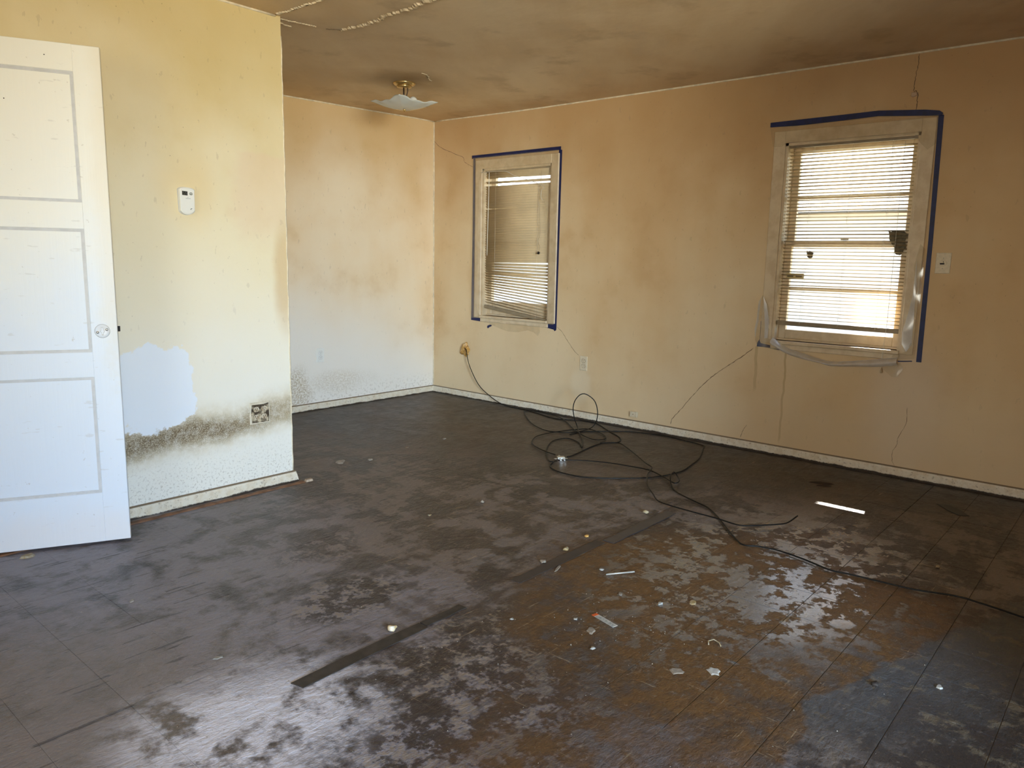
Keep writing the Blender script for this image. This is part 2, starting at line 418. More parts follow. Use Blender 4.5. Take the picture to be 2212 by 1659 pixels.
M['crack'] = simple('crack_shadow', (.16, .105, .06), .9)
M['brightcrumb'] = simple('bright_foam_crumb', (.66, .46, .18), .7, col2=(.80, .74, .62), vscale=50)
M['chip'] = simple('white_chip', (.36, .34, .30), .7, var=.3, vscale=90)
M['paper'] = simple('soiled_paper', (.44, .41, .36), .7, var=.3, vscale=60)
M['crumb'] = simple('plaster_crumb_white', (.27, .22, .165), .8, var=.3, vscale=90)
M['yellowcrumb'] = simple('yellow_foam_crumb', (.28, .19, .07), .7, col2=(.36, .31, .23), vscale=60)

def film_mat(name, tr, tint, rough=.18, gloss=.06):
    g = G(name); nt = g.nt; nt.nodes.remove(g.bs)
    t = nt.nodes.new('ShaderNodeBsdfTransparent'); t.inputs[0].default_value = (.97, .96, .93, 1)
    d = nt.nodes.new('ShaderNodeBsdfDiffuse'); d.inputs[0].default_value = tint + (1,)
    tl = nt.nodes.new('ShaderNodeBsdfTranslucent'); tl.inputs[0].default_value = tint + (1,)
    gl = nt.nodes.new('ShaderNodeBsdfGlossy'); gl.inputs[0].default_value = (.9, .9, .9, 1); gl.inputs[1].default_value = rough
    m1 = nt.nodes.new('ShaderNodeMixShader'); m1.inputs[0].default_value = .5
    nt.links.new(d.outputs[0], m1.inputs[1]); nt.links.new(tl.outputs[0], m1.inputs[2])
    m2 = nt.nodes.new('ShaderNodeMixShader'); n = g.noise(18, 4, .6); g.put(m2.inputs[0], g.sm(n, .3, .75, tr - .05, tr + .05) if tr < .9 else tr + .045)
    nt.links.new(m1.outputs[0], m2.inputs[1]); nt.links.new(t.outputs[0], m2.inputs[2])
    m3 = nt.nodes.new('ShaderNodeMixShader'); m3.inputs[0].default_value = gloss
    nt.links.new(m2.outputs[0], m3.inputs[1]); nt.links.new(gl.outputs[0], m3.inputs[2])
    nt.links.new(m3.outputs[0], g.out.inputs[0]); return g.m
M['film'] = film_mat('plastic_film', .84, (.82, .72, .56))
M['film_fold'] = film_mat('folded_plastic_film', .24, (.90, .89, .89), .25, .10)
M['glass'] = film_mat('window_glass', .94, (.8, .8, .78), .02, .03)

# ------------------------------------------------------------------ floor: slab with 9-inch tiles
sub = MB().box(XW - .1, .02, YF - .1, .02, -.09, -.0035).build('floor', simple('subfloor', (.13, .105, .085), .9))
tag(sub, 'worn dark nine inch tile floor with scraped adhesive stains', 'floor', kind='structure')
TS = .2286; gx0, gy0 = -3.637, -3.588
tm = MB(); a, b = TS / 2 - .0003, TS / 2 - .0009
tm.add([(-a, -a, -.003), (a, -a, -.003), (a, a, -.003), (-a, a, -.003), (-a, -a, -.0004), (a, -a, -.0004), (a, a, -.0004), (-a, a, -.0004),
        (-b, -b, 0), (b, -b, 0), (b, b, 0), (-b, b, 0)],
       [(8, 9, 10, 11)] + [(k, (k + 1) % 4, 4 + (k + 1) % 4, 4 + k) for k in range(4)] + [(4 + k, 4 + (k + 1) % 4, 8 + (k + 1) % 4, 8 + k) for k in range(4)])
def px(p):
    d = Vector(p) - CAM; zz = d.dot(_f)
    if zz < .2: return None
    return (1106 + 1632 * d.dot(_r) / zz, 829.5 - 1632 * d.dot(_u) / zz)
cells = []
for j in range(-26, 18):
    for i in range(-16, 18):
        yc = gy0 + (j + .5) * TS; xc = gx0 + (i + .5) * TS + (TS / 2 if yc < -4.73 else 0)
        if not (XW < xc < .1 and YF < yc < .1): continue
        if xc < XP - TS / 2 and yc > YL + TS / 2: continue
        q = [px((xc + sx * TS / 2, yc + sy * TS / 2, 0)) for sx, sy in ((-1, -1), (1, -1), (1, 1), (-1, 1))]
        ar = 0
        if all(q):
            ins = [(min(max(u, 0), 2212), min(max(v, 0), 1659)) for u, v in q]
            ar = abs(sum(ins[k][0] * ins[(k + 1) % 4][1] - ins[(k + 1) % 4][0] * ins[k][1] for k in range(4))) / 2
        cells.append((ar, xc, yc))
cells.sort(reverse=True)
first = wide = None; rest = MB()
tm2 = MB(); k2 = (TS / 2 - .0011) / a; tm2.add([(v[0] * k2, v[1] * k2, v[2]) for v in tm.v], tm.f)
for k, (ar, xc, yc) in enumerate(cells):
    dz = random.uniform(-.00015, .00015)
    w = min(a, .0 - xc) if xc + a > 0 else a
    if k < 300 and ar > 100:
        if yc < -4.1 and xc > -3.2:
            if wide is None: o = wide = tm2.build('tile', M['floor'], sub)
            else:
                o = wide.copy(); COL.objects.link(o)
        elif first is None: o = first = tm.build('tile', M['floor'], sub)
        else:
            o = first.copy(); COL.objects.link(o)
        o.location = (xc, yc, dz)
    else:
        rest.add([(v[0] + xc, v[1] + yc, v[2] + dz) for v in tm.v], tm.f)
ro = rest.build('tile_field', M['floor'], sub); ro['kind'] = 'stuff'

# ------------------------------------------------------------------ walls and ceiling
HT = 2.52
W1 = (-.605, -1.360, .758, 2.005)     # window openings: y high, y low, sill, head
W2 = (-3.225, -4.005, .758, 2.005)
def wall_right():
    m = MB(); X0, X1 = 0, .15
    ys = [.1, W1[0], W1[1], W2[0], W2[1], YF]
    m.box(X0, X1, ys[0], ys[1], -.09, HT); m.box(X0, X1, ys[2], ys[3], -.09, HT); m.box(X0, X1, ys[4], ys[5], -.09, HT)
    for w in (W1, W2):
        m.box(X0, X1, w[0], w[1], -.09, w[2]); m.box(X0, X1, w[0], w[1], w[3], HT)
    return m
WR = tag(wall_right().build('wall_right', M['right']), 'smoke stained tan plaster wall with two windows', 'wall', kind='structure')
WB = tag(MB().box(XP - .12, .0, 0, .12, -.09, HT).build('wall_back', M['back']), 'cream alcove end wall mottled near the floor', 'wall', kind='structure')
wl = MB().box(-4.10, XP, YL, YL + .12, -.09, HT)
wl.box(-4.72, -4.10, YL, YL + .12, 2.05, HT).box(XW, -4.72, YL, YL + .12, -.09, HT)
WL = tag(wl.build('wall_left', M['left']), 'pale yellow left wall with mould band and white filler patch', 'wall', kind='structure')
tag(MB().box(XP - .12, XP, YL + .12, .0, -.09, HT).build('wall_alcove', M['left']), 'return wall of the alcove behind the left corner', 'wall', kind='structure')
tag(MB().box(-4.84, -4.72, YL + .12, -.85, -.09, HT).box(-4.10, -3.98, YL + .12, -.85, -.09, HT).box(-4.84, -3.98, -.85, -.75, -.09, HT)
    .build('wall_closet', M['left']), 'closet walls behind the open door', 'wall', kind='structure')
tag(MB().box(XW - .12, XW, YF, -5.25, -.09, HT).box(XW - .12, XW, -3.85, YL + .12, -.09, HT).box(XW - .12, XW, -5.25, -3.85, -.09, .8).box(XW - .12, XW, -5.25, -3.85, 2.1, HT).build('wall_west', M['left']), 'plain end wall behind the camera', 'wall', kind='structure')
wf = MB().box(XW - .12, -6.75, YF - .12, YF, -.09, HT).box(-4.65, .15, YF - .12, YF, -.09, HT)
wf.box(-6.75, -4.65, YF - .12, YF, -.09, .80).box(-6.75, -4.65, YF - .12, YF, 2.28, HT)
tag(MB().box(-3.02, 0, -5.92, -5.80, -.09, HT).build('wall_blocker', M['right']), 'added wall behind the camera cutting daylight off the right wall', 'wall', kind='structure')  # unseen wall added to keep the rear daylight off the right wall
tag(wf.build('wall_front', M['left']), 'wall with picture window behind the camera', 'wall', kind='structure')
cm = MB().grid(44, 46, lambda u, v: (XW - .1 + u * (-XW + .2), YF - .1 + v * (-YF + .2), ceil_z(XW - .1 + u * (-XW + .2), YF - .1 + v * (-YF + .2))))
CE = tag(cm.build('ceiling', M['ceiling'], thick=.0), 'brown stained plaster ceiling with peeling joints', 'ceiling', kind='structure')
tag(MB().box(XW - .1, .1, YF - .1, .1, 2.53, 2.60).build('ceiling_slab', M['wood_dark'], CE))

# bead of caulk in the corners
def bead(name, pts, r, label):
    tag(MB().tube(pts, r, 6).build(name, M['caulk']), label, 'trim', kind='structure')
bead('trim_1', [(0, -.0 - i * .12, ceil_z(0, -i * .12) - .004) for i in range(49)], .0065, 'pale caulk line between right wall and ceiling')
bead('trim_2', [(-i * .12, 0, ceil_z(-i * .12, 0) - .004) for i in range(22)], .0065, 'pale caulk line between alcove wall and ceiling')
bead('trim_3', [(XP - .03 - i * .12, YL, ceil_z(XP - i * .12, YL) - .004) for i in range(34)], .007, 'pale caulk line between left wall and ceiling')
bead('trim_4', [(-.002 + .002 * math.sin(i * 1.3), -.002, .06 + i * .12) for i in range(20)] + [(0, 0, 2.45)], .0065, 'pale caulk line in the far vertical corner')
bead('trim_5', [(XP + .001 + .0018 * math.sin(i * 2.1), YL, .062 + i * .06) for i in range(39)], .0035, 'pale chipped corner bead on the end of left wall')

# ------------------------------------------------------------------ baseboards and tack strips
def base_profile(t=TB, h=HB): return [(0, 0), (t, 0), (t, h * .72), (t * .85, h * .80), (t * .85, h * .9), (t * .45, h), (0, h)]
def baseboard(name, pts_fn, n, label):
    pr = base_profile(); vs = []; k = len(pr)
    for i in range(n + 1):
        for a_, b_ in pr: vs.append(pts_fn(i / n, a_, b_))
    fs = [(i * k + j, i * k + (j + 1) % k, (i + 1) * k + (j + 1) % k, (i + 1) * k + j) for i in range(n) for j in range(k)]
    fs += [tuple(range(k)), tuple(n * k + j for j in range(k - 1, -1, -1))]
    return tag(MB().add(vs, fs).build(name, M['base']), label, 'baseboard', kind='structure')
baseboard('baseboard_right', lambda t, a_, b_: (-a_, -t * 5.8, b_), 40, 'low painted baseboard with dirty top edge under the windows')
baseboard('baseboard_back', lambda t, a_, b_: (XP * t, -a_, b_), 16, 'low painted baseboard along the alcove wall')
baseboard('baseboard_left', lambda t, a_, b_: (XP + .012 + (-4.10 - XP - .012) * t + (.018 * (1 - b_ / HB) if t == 0 else 0), YL - a_, b_), 14, 'scuffed baseboard along the left wall')
def tackstrip(name, p0, p1, w, h, mat, label, n=40):
    p0, p1 = Vector(p0), Vector(p1); d = (p1 - p0).normalized(); s = Vector((-d.y, d.x, 0)); rnd = random.Random(3); vs = []
    for i in range(n + 1):
        c = p0.lerp(p1, i / n); j = rnd.uniform(-.0025, .0025); hh = h * rnd.uniform(.75, 1.1)
        for q in (c - s * (w / 2 + j), c + s * (w / 2 + j), c + s * (w / 2 - .006 + j) + Vector((0, 0, hh)), c - s * (w / 2 - .003 - j) + Vector((0, 0, hh * .8))): vs.append(q - p0)
    fs = [(i * 4 + j, i * 4 + (j + 1) % 4, i * 4 + 4 + (j + 1) % 4, i * 4 + 4 + j) for i in range(n) for j in range(4)] + [(0, 1, 2, 3), (4 * n + 3, 4 * n + 2, 4 * n + 1, 4 * n)]
    return tag(MB().add(vs, fs).build(name, mat, loc=p0 + Vector((0, 0, .0006))), label, 'tack strip')
tackstrip('tack_strip', (-4.08, -1.668, 0), (-2.545, -1.655, 0), .030, .007, M['wood_raw'], 'splintered reddish wooden carpet tack strip beside the left baseboard')
tackstrip('tack_strip', (-.040, -1.10, 0), (-.040, -5.75, 0), .030, .006, M['wood_dark'], 'dark wooden carpet tack strip under the window wall baseboard')
m = MB().prism([(-.022, -.012), (.02, -.015), (.024, .010), (-.018, .014)], lambda a_, b_, h: (a_, b_, h), .0006, .013, .15)
tag(m.build('wood_block', simple('pale_broken_wood', (.55, .42, .30), .7, var=.3, vscale=60), loc=(-2.515, -1.658, 0)), 'small pale broken wood end lying past the left wall corner', 'wood scrap')

# ------------------------------------------------------------------ cracks and peeling seams
def ribbon(name, pts, w, mat, parent, mapf, h=.0012, jit=.5, seed=1):
    """thin irregular ridge along a polyline given in wall coordinates"""
    rnd = random.Random(seed); P = smoothpts([(p[0], p[1], 0) for p in pts], 6); vs = []; n = len(P)
    for i, p in enumerate(P):
        t = (P[min(i + 1, n - 1)] - P[max(i - 1, 0)]).normalized(); s = Vector((-t.y, t.x, 0))
        ww = w * (1 + rnd.uniform(-jit, jit)) * (.35 if i in (0, n - 1) else 1); c = p + s * rnd.uniform(-w, w) * .7
        for q, hh in ((c - s * ww / 2, 0), (c, h), (c + s * ww / 2, 0)): vs.append(mapf(q.x, q.y, hh))
    fs = [(i * 3 + j, i * 3 + j + 1, i * 3 + 4 + j, i * 3 + 3 + j) for i in range(n - 1) for j in range(2)]
    return MB().add(vs, fs).build(name, mat, parent)
rw = lambda a_, b_, h: (-.0006 - h * .4, a_, b_)
for k, (w, pts) in enumerate([
    (.005, [(-.004, 2.284), (-.074, 2.230), (-.222, 2.171), (-.366, 2.118), (-.389, 2.077), (-.490, 2.028)]),
    (.0055, [(-3.109, .692), (-3.023, .621), (-2.928, .550), (-2.847, .486), (-2.764, .404), (-2.681, .307), (-2.596, .197), (-2.533, .119), (-2.524, .079)]),
    (.005, [(-3.946, 2.438), (-3.948, 2.371), (-3.942, 2.335), (-3.940, 2.286), (-3.938, 2.228)]),
    (.006, [(-3.940, 2.226), (-3.950, 2.231), (-3.962, 2.208), (-3.961, 2.171), (-3.961, 2.125)]),
    (.004, [(-1.450, .715), (-1.508, .674), (-1.557, .615), (-1.629, .539), (-1.676, .503)]),
    (.003, [(-4.077, .426), (-4.079, .328), (-4.044, .237), (-4.043, .194), (-4.022, .148), (-4.025, .090), (-4.041, .063)]),
    (.004, [(-3.100, .164), (-3.076, .121), (-3.060, .070)])]):
    ribbon('crack', pts, w * .62, M['crack'], WR, rw, seed=k)
m = MB().prism([(-3.927, 2.226), (-3.958, 2.224), (-3.962, 2.205), (-3.935, 2.198), (-3.926, 2.206)], lambda a_, b_, h: (-h, a_, b_), .0, .006, .2)
m.build('peeling_chip', simple('peeled_plaster', (.50, .36, .25), .8), WR)
cw = lambda a_, b_, h: (a_, b_, ceil_z(a_, b_) - .001 - h)
M['peel'] = simple('peeling_ceiling_edge', (.74, .60, .40), .7, var=.35, vscale=40)
c1 = [(-2.605, -1.615), (-2.610, -1.648), (-2.599, -1.697), (-2.603, -1.783), (-2.600, -1.876), (-2.597, -1.945), (-2.60, -2.15)]
c2 = [(-2.556, -1.563), (-2.468, -1.579), (-2.36, -1.60), (-2.313, -1.602), (-2.251, -1.658), (-2.224, -1.839), (-2.235, -1.964), (-2.264, -2.036), (-2.259, -2.204), (-2.280, -2.341), (-2.29, -2.6)]
def dense(pts, n):
    o = []
    for p, q in zip(pts, pts[1:]):
        for k in range(n): o.append((p[0] + (q[0] - p[0]) * k / n, p[1] + (q[1] - p[1]) * k / n))
    return o + [pts[-1]]
ribbon('peeling_seam', dense(c1, 3), .011, M['peel'], CE, cw, .006, .7, 11)
ribbon('seam_shadow', dense([(p[0] + .010, p[1]) for p in c1], 3), .007, M['crack'], CE, cw, .002, .6, 12)
ribbon('peeling_seam', dense(c2[:3], 3), .008, M['peel'], CE, cw, .004, .8, 13)
ribbon('peeling_seam', dense(c2[4:], 3), .016, simple('lifted_ceiling_paint', (.50, .38, .235), .6, var=.25), CE, cw, .010, .6, 14)
ribbon('seam_shadow', dense([(p[0] + .014, p[1] + .004) for p in c2[3:8]], 3), .006, M['crack'], CE, cw, .002, .7, 15)
ribbon('peeling_seam', [(-2.56, -1.50), (-2.50, -1.50), (-2.44, -1.49)], .010, M['peel'], CE, cw, .005, .4, 16)
ribbon('peeling_seam', [(-1.32, -1.28), (-1.25, -1.26), (-1.18, -1.20), (-1.13, -1.17)], .010, M['peel'], CE, cw, .003, .5, 18)
ribbon('crack', [(-.64, -.66), (-.62, -.60), (-.58, -.56), (-.57, -.50), (-.60, -.47)], .012, M['crack'], CE, cw, .003, .5, 17)

# ------------------------------------------------------------------ windows
def make_window(name, w, label):
    y0, y1, z0, z1 = w; T = thing(name, label, 'window', (0, (y0 + y1) / 2, z0), kind='structure'); oy, oz = (y0 + y1) / 2, z0
    hw = (y0 - y1) / 2; H = z1 - z0
    P = M['white_old']
    c = .072
    # casing boards on the wall, stool and apron
    MB().bbox(-.014, .0, hw - .002, hw + c, -.02, H + c).build('casing', P, T)
    MB().bbox(-.014, .0, -hw - c, -hw + .002, -.02, H + c).build('casing', P, T)
    MB().bbox(-.016, .0, -hw, hw, H - .002, H + c).build('casing', P, T)
    MB().bbox(-.028, .055, -hw - .0, hw + .0, -.022, .0, .004).build('stool', P, T)
    MB().bbox(-.012, .0, -hw, hw, -.056, -.022).build('apron', P, T)
    for s in (-1, 1): MB().box(.0, .15, s * hw, s * (hw - .018), 0, H).build('jamb', P, T)
    MB().box(.0, .15, -hw, hw, H - .018, H).build('jamb', P, T)
    MB().box(.055, .17, -hw, hw, -.02, .012).build('sill', P, T)
    i = hw - .018
    def sash(x0, x1, za, zb, bot):
        st = .045
        m = MB().bbox(x0, x1, i - st, i, za, zb, .003).bbox(x0, x1, -i, -i + st, za, zb, .003).bbox(x0, x1, -i + st, i - st, za, za + bot, .003).bbox(x0, x1, -i + st, i - st, zb - .038, zb, .003)
        o = m.build('sash', P, T); zm = (za + bot + zb - .038) / 2
        MB().bbox(x0 + .004, x1 - .004, -i + st, i - st, zm - .011, zm + .011, .003).build('muntin', P, o)
        for a_, b_ in ((za + bot, zm - .011), (zm + .011, zb - .038)):
            MB().box((x0 + x1) / 2 - .0015, (x0 + x1) / 2 + .0015, -i + st, i - st, a_, b_).build('pane', M['glass'], o)
    mid = H * .5
    sash(.100, .132, mid - .02, H - .018, .038)
    sash(.064, .096, .012, mid + .02, .115 if w is W1 else .058)
    return T
win1 = make_window('window_1', W1, 'far window behind closed tan blinds near the corner')
win2 = make_window('window_2', W2, 'near window with open blinds and bright daylight')
def lockbit(T, y, z):
    MB().bbox(.052, .070, y - .025, y + .025, z, z + .014, .003).build('sash_lock', M['steel'], T)
lockbit(win2, .0, .645)

def slat_mesh(L, name='slat'):
    """curved 25 mm slat lying along y, centred on the origin"""
    m = MB(); prof = [(-.0125, 0), (-.0065, .0016), (0, .0021), (.0065, .0016), (.0125, 0)]; k = len(prof)
    vs = []
    for y in (-L / 2, L / 2):
        for x, z in prof: vs.append((x, y, z))
        for x, z in reversed(prof): vs.append((x, y, z - .0004))
    n = 2 * k
    m.add(vs, [(j, (j + 1) % n, n + (j + 1) % n, n + j) for j in range(n)] + [tuple(range(n)), tuple(range(2 * n - 1, n - 1, -1))], True)
    return m
def blind(label, X, yl, yr, slats, rail_pts, head_z, cords, wand=None):
    yc = (yl + yr) / 2; L = yl - yr
    T = thing('venetian_blind', label, 'blinds', (X, yc, head_z), group='horizontal blinds in the two windows')
    MB().bbox(-.0125, .0125, -L / 2 - .004, L / 2 + .004, -.001, .024, .002).build('headrail', M['rail'], T)
    first = None
    for zl, zr, tilt in slats:
        if first is None: o = first = slat_mesh(L).build('slat', M['slat'], T)
        else:
            o = first.copy(); COL.objects.link(o)
        ang = math.atan2(zl - zr, L)
        o.matrix_local = Matrix.Translation((0, 0, (zl + zr) / 2 - head_z)) @ Matrix.Rotation(ang, 4, 'X') @ Matrix.Rotation(tilt, 4, 'Y')
    (ra, rb) = rail_pts
    ang = math.atan2(ra - rb, L); rb_o = MB().bbox(-.0125, .0125, -L / 2, L / 2, -.014, .014, .003).build('bottom_rail', M['rail'], T)
    rb_o.matrix_local = Matrix.Translation((-.001, 0, (ra + rb) / 2 - head_z)) @ Matrix.Rotation(ang, 4, 'X')
    for f in cords:
        y = L / 2 - f * L; zb = ra + (rb - ra) * f
        for dx in (-.0135, .0135):
            MB().tube([(dx, y, 0), (dx, y, zb - head_z)], .0007, 4).build('ladder_cord', M['plate'], T)
    if wand: MB().tube([(-.02, L / 2 - wand[0], -.005), (-.024, L / 2 - wand[0] + .01, -wand[1])], .0035, 6).build('tilt_wand', M['plate'], T)
    return T
rnd = random.Random(5)
# far blind: closed, broken near the head, lower third fanned open
s1 = [(1.975, 1.972, 1.15), (1.955, 1.951, 1.1), (1.935, 1.930, .95), (1.890, 1.885, .75)]
zl = zr = 1.850; k = 0
while zl > .866:
    t = (1.85 - zl) / .97
    tilt = 1.0 if t < .66 else 1.0 - (t - .66) / .34 * .55
    s1.append((zl, zr, tilt + rnd.uniform(-.04, .04)))
    k += 1
    dl = dr_ = .0205
    if t > .64: dr_ = .0262
    if k == 9: dl = .030
    if k == 31: dr_ = .034
    zl -= dl; zr -= dr_
B1 = blind('closed tan venetian blind with slanting bottom rail in the far window', .030, -.622, -1.330, s1, (.838, .752), 1.978, (.17, .83), (.05, .70))
# near blind: slats open and level
s2 = [(.905 + .0213 * i + rnd.uniform(-.0012, .0012), .903 + .0213 * i + rnd.uniform(-.0012, .0012), rnd.uniform(.18, .28)) for i in range(50)]
B2 = blind('open venetian blind with thin level slats in the near window', .030, -3.246, -3.984, s2, (.872, .868), 1.975, (.20, .52, .82))
# pull cord and tassel of the near blind
pc = thing('pull_cord', 'thin pull cord with small tassel hanging below the near window', 'cord', (-.034, -3.922, .62))
MB().tube([(.045, .004, 1.34), (.030, 0, .9), (.012, -.003, .3), (.002, 0, .18), (0, .003, .026)], .0012, 5).build('cord', M['plate'], pc)
MB().lathe([(.0015, .03), (.004, .022), (.007, .004), (.006, 0)], lambda a_, b_, h: (a_, b_, h), 10).build('tassel', simple('tassel', (.42, .32, .2), .6), pc)
pc = thing('pull_cord', 'tangled pull cord hanging in front of the closed far blind', 'cord', (-.008, -1.245, 1.30))
MB().tube(smoothpts([(.01, -.002, .66), (.006, .004, .35), (.004, -.008, .16), (.003, .012, .10), (.002, -.01, .05), (.001, .004, .0)], 5), .0014, 5).build('cord', simple('grimy_cord', (.35, .27, .17), .7), pc)
MB().prism([(.010, -.006), (-.006, -.008), (-.012, .010), (.004, .016)], lambda a_, b_, h: (h, a_, b_), -.004, .004).build('knot', M['wood_dark'], pc)

# debris caught in the near window
def clump(name, pts, c, th, mat, label, cat):
    rn = random.Random(2); q = []
    for i in range(len(pts)):
        a_, b_ = pts[i], pts[(i + 1) % len(pts)]
        for k in range(3): q.append((a_[0] + (b_[0] - a_[0]) * k / 3 - c[1] + rn.uniform(-.004, .004), a_[1] + (b_[1] - a_[1]) * k / 3 - c[2] + rn.uniform(-.004, .004)))
    return tag(MB().prism(q, lambda a_, b_, h: (h, a_, b_), -th / 2, th / 2, .18).build(name, mat, loc=c), label, cat)
M['nest'] = simple('grey_mud', (.20, .16, .10), .9, var=.5, vscale=60, bump=.6)
clump('mud_nest', [(-3.868, 1.452), (-3.90, 1.462), (-3.945, 1.455), (-3.975, 1.44), (-3.962, 1.40), (-3.968, 1.36), (-3.945, 1.312), (-3.915, 1.318), (-3.905, 1.36), (-3.880, 1.39)], (.056, -3.925, 1.385), .018, M['nest'], 'ragged brown mud nest at right end of the near window rail', 'nest')
clump('mud_nest', [(-3.395, 1.335), (-3.418, 1.337), (-3.438, 1.325), (-3.432, 1.300), (-3.410, 1.288), (-3.396, 1.305)], (.054, -3.415, 1.312), .014, M['nest'], 'small brown mud dab on the left of the near window glass', 'nest')
st = thing('window_sticker', 'small tan paper sticker on the lower pane of the near window', 'sticker', (.0615, -3.325, 1.175))
MB().box(-.0008, .0, -.058, .058, -.018, .018).build('paper', simple('sticker_paper', (.55, .45, .22), .6), st)
for a_, b_ in ((.01, .05), (-.045, -.005)): MB().box(-.0014, -.0008, a_, b_, -.006, .008).build('print', simple('sticker_print', (.14, .11, .06), .6), st)

# ------------------------------------------------------------------ plastic film and masking tape round the windows
yz = lambda c, x0=0.0: (lambda a_, b_, h: (x0 - h - c[0], a_ - c[1], b_ - c[2]))
def tape(T, c, pts, h0=.0005, h1=.0018): return MB().prism(pts, yz(c), h0, h1).build('tape_strip', M['tape'], T)
c = (0, -.97, .713)
F1 = thing('plastic_film', 'torn clear plastic film taped in blue over the far window', 'plastic film', c)
tape(F1, c, [(-.494, 2.121), (-.494, 2.094), (-1.452, 2.097), (-1.452, 2.124)], .0165, .0178)
tape(F1, c, [(-.494, 2.10), (-.518, 2.10), (-.521, 1.5), (-.517, .72), (-.489, .713), (-.494, 1.5)])
tape(F1, c, [(-1.452, 2.10), (-1.421, 2.10), (-1.418, 1.5), (-1.414, .72), (-1.446, .700), (-1.449, 1.5)])
tape(F1, c, [(-.489, .735), (-.62, .732), (-.655, .728), (-.664, .700), (-.489, .708)], .002, .003)
tape(F1, c, [(-1.290, .735), (-1.44, .735), (-1.447, .690), (-1.430, .678), (-1.42, .690), (-1.295, .708)], .002, .003)
tape(F1, c, [(-.690, .670), (-.720, .682), (-.742, .680), (-.735, .668), (-.715, .662), (-.697, .648), (-.688, .655)], .004, .006)
def film_sheet(T, c, outer, n=1, mat='film', h=.026, wav=.003, sub_=4, name='film_sheet', seed=4):
    """thin sheet inside a polygon, gently rippled"""
    rn = random.Random(seed); p = rn.uniform(0, 6); N = len(outer); pts = []
    for k in range(N):
        a_, b_ = outer[k], outer[(k + 1) % N]; m_ = max(1, int(math.hypot(a_[0] - b_[0], a_[1] - b_[1]) / .06))
        for t in range(m_): pts.append(Vector((a_[0] + (b_[0] - a_[0]) * t / m_, a_[1] + (b_[1] - a_[1]) * t / m_)))
    N = len(pts); edges = [(k, (k + 1) % N) for k in range(N)]
    ys_ = [q[0] for q in outer]; zs_ = [q[1] for q in outer]; st = .045
    for i in range(int((max(ys_) - min(ys_)) / st) + 1):
        for j in range(int((max(zs_) - min(zs_)) / st) + 1):
            pts.append(Vector((min(ys_) + (i + .5 + rn.uniform(-.2, .2)) * st, min(zs_) + (j + .5 + rn.uniform(-.2, .2)) * st)))
    V, _e, Fc, *_r2 = delaunay_2d_cdt(pts, edges, [], 1, 1e-5)
    vs = [(-h + wav * (math.sin(23 * q.x + 11 * q.y + p) + .6 * math.sin(41 * q.y - 17 * q.x)) - c[0], q.x - c[1], q.y - c[2]) for q in V]
    m_ = MB(); m_.add(vs, [tuple(f) for f in Fc], True)
    return m_.build(name, M[mat], T)
film_sheet(F1, c, [(-.510, 2.10), (-1.436, 2.10), (-1.436, .73), (-1.360, .73), (-1.352, 1.20), (-1.345, 1.55), (-1.30, 1.72), (-1.274, 1.748), (-1.273, 1.795), (-1.300, 1.819), (-1.238, 1.851), (-1.116, 1.890), (-.966, 1.934), (-.889, 1.965),
                   (-.706, 1.972), (-.62, 1.968), (-.592, 1.90), (-.585, 1.3), (-.580, .83), (-.60, .775), (-.66, .735), (-.506, .73)], wav=.0025)
MB().tube(smoothpts([(-.022, y - c[1], z - c[2]) for y, z in ((-.60, 1.972), (-.706, 1.974), (-.889, 1.966), (-.966, 1.934), (-1.116, 1.890), (-1.238, 1.851), (-1.300, 1.819), (-1.273, 1.795), (-1.268, 1.748), (-1.285, 1.72))], 4), .0022, 5).build('torn_edge', M['film_fold'], F1)
# flap of film hanging under the sill
film_sheet(F1, c, [(-.72, .712), (-1.285, .712), (-1.292, .66), (-1.270, .628), (-1.22, .655), (-1.15, .665), (-1.05, .642), (-.95, .640), (-.86, .652), (-.79, .672), (-.73, .690)], mat='film', h=.014, wav=.006, name='film_flap')

c = (0, -3.62, .70)
F2 = thing('plastic_film', 'ragged plastic film sagging from dark blue tape round the near window', 'plastic film', c)
def band(top, wtop):
    return top + [(y, z - w) for (y, z), w in reversed(list(zip(top, wtop)))]
tape(F2, c, band([(-3.122, 2.136), (-3.30, 2.138), (-3.60, 2.140), (-3.765, 2.142), (-4.011, 2.121), (-4.085, 2.108), (-4.102, 2.094)], [.028, .036, .033, .031, .033, .028, .010]), .0165, .018)
tape(F2, c, [(-4.078, 2.088), (-4.106, 2.085), (-4.118, 1.4), (-4.126, .700), (-4.098, .700), (-4.094, 1.4)], .0012, .0025)
tape(F2, c, [(-3.146, .875), (-3.151, .875), (-3.155, .73), (-3.215, .722), (-3.290, .704), (-3.310, .700), (-3.305, .692), (-3.215, .705), (-3.130, .706), (-3.134, .735), (-3.147, .755)])
tape(F2, c, [(-4.0, .697), (-4.075, .705), (-4.078, .699), (-4.0, .690)])
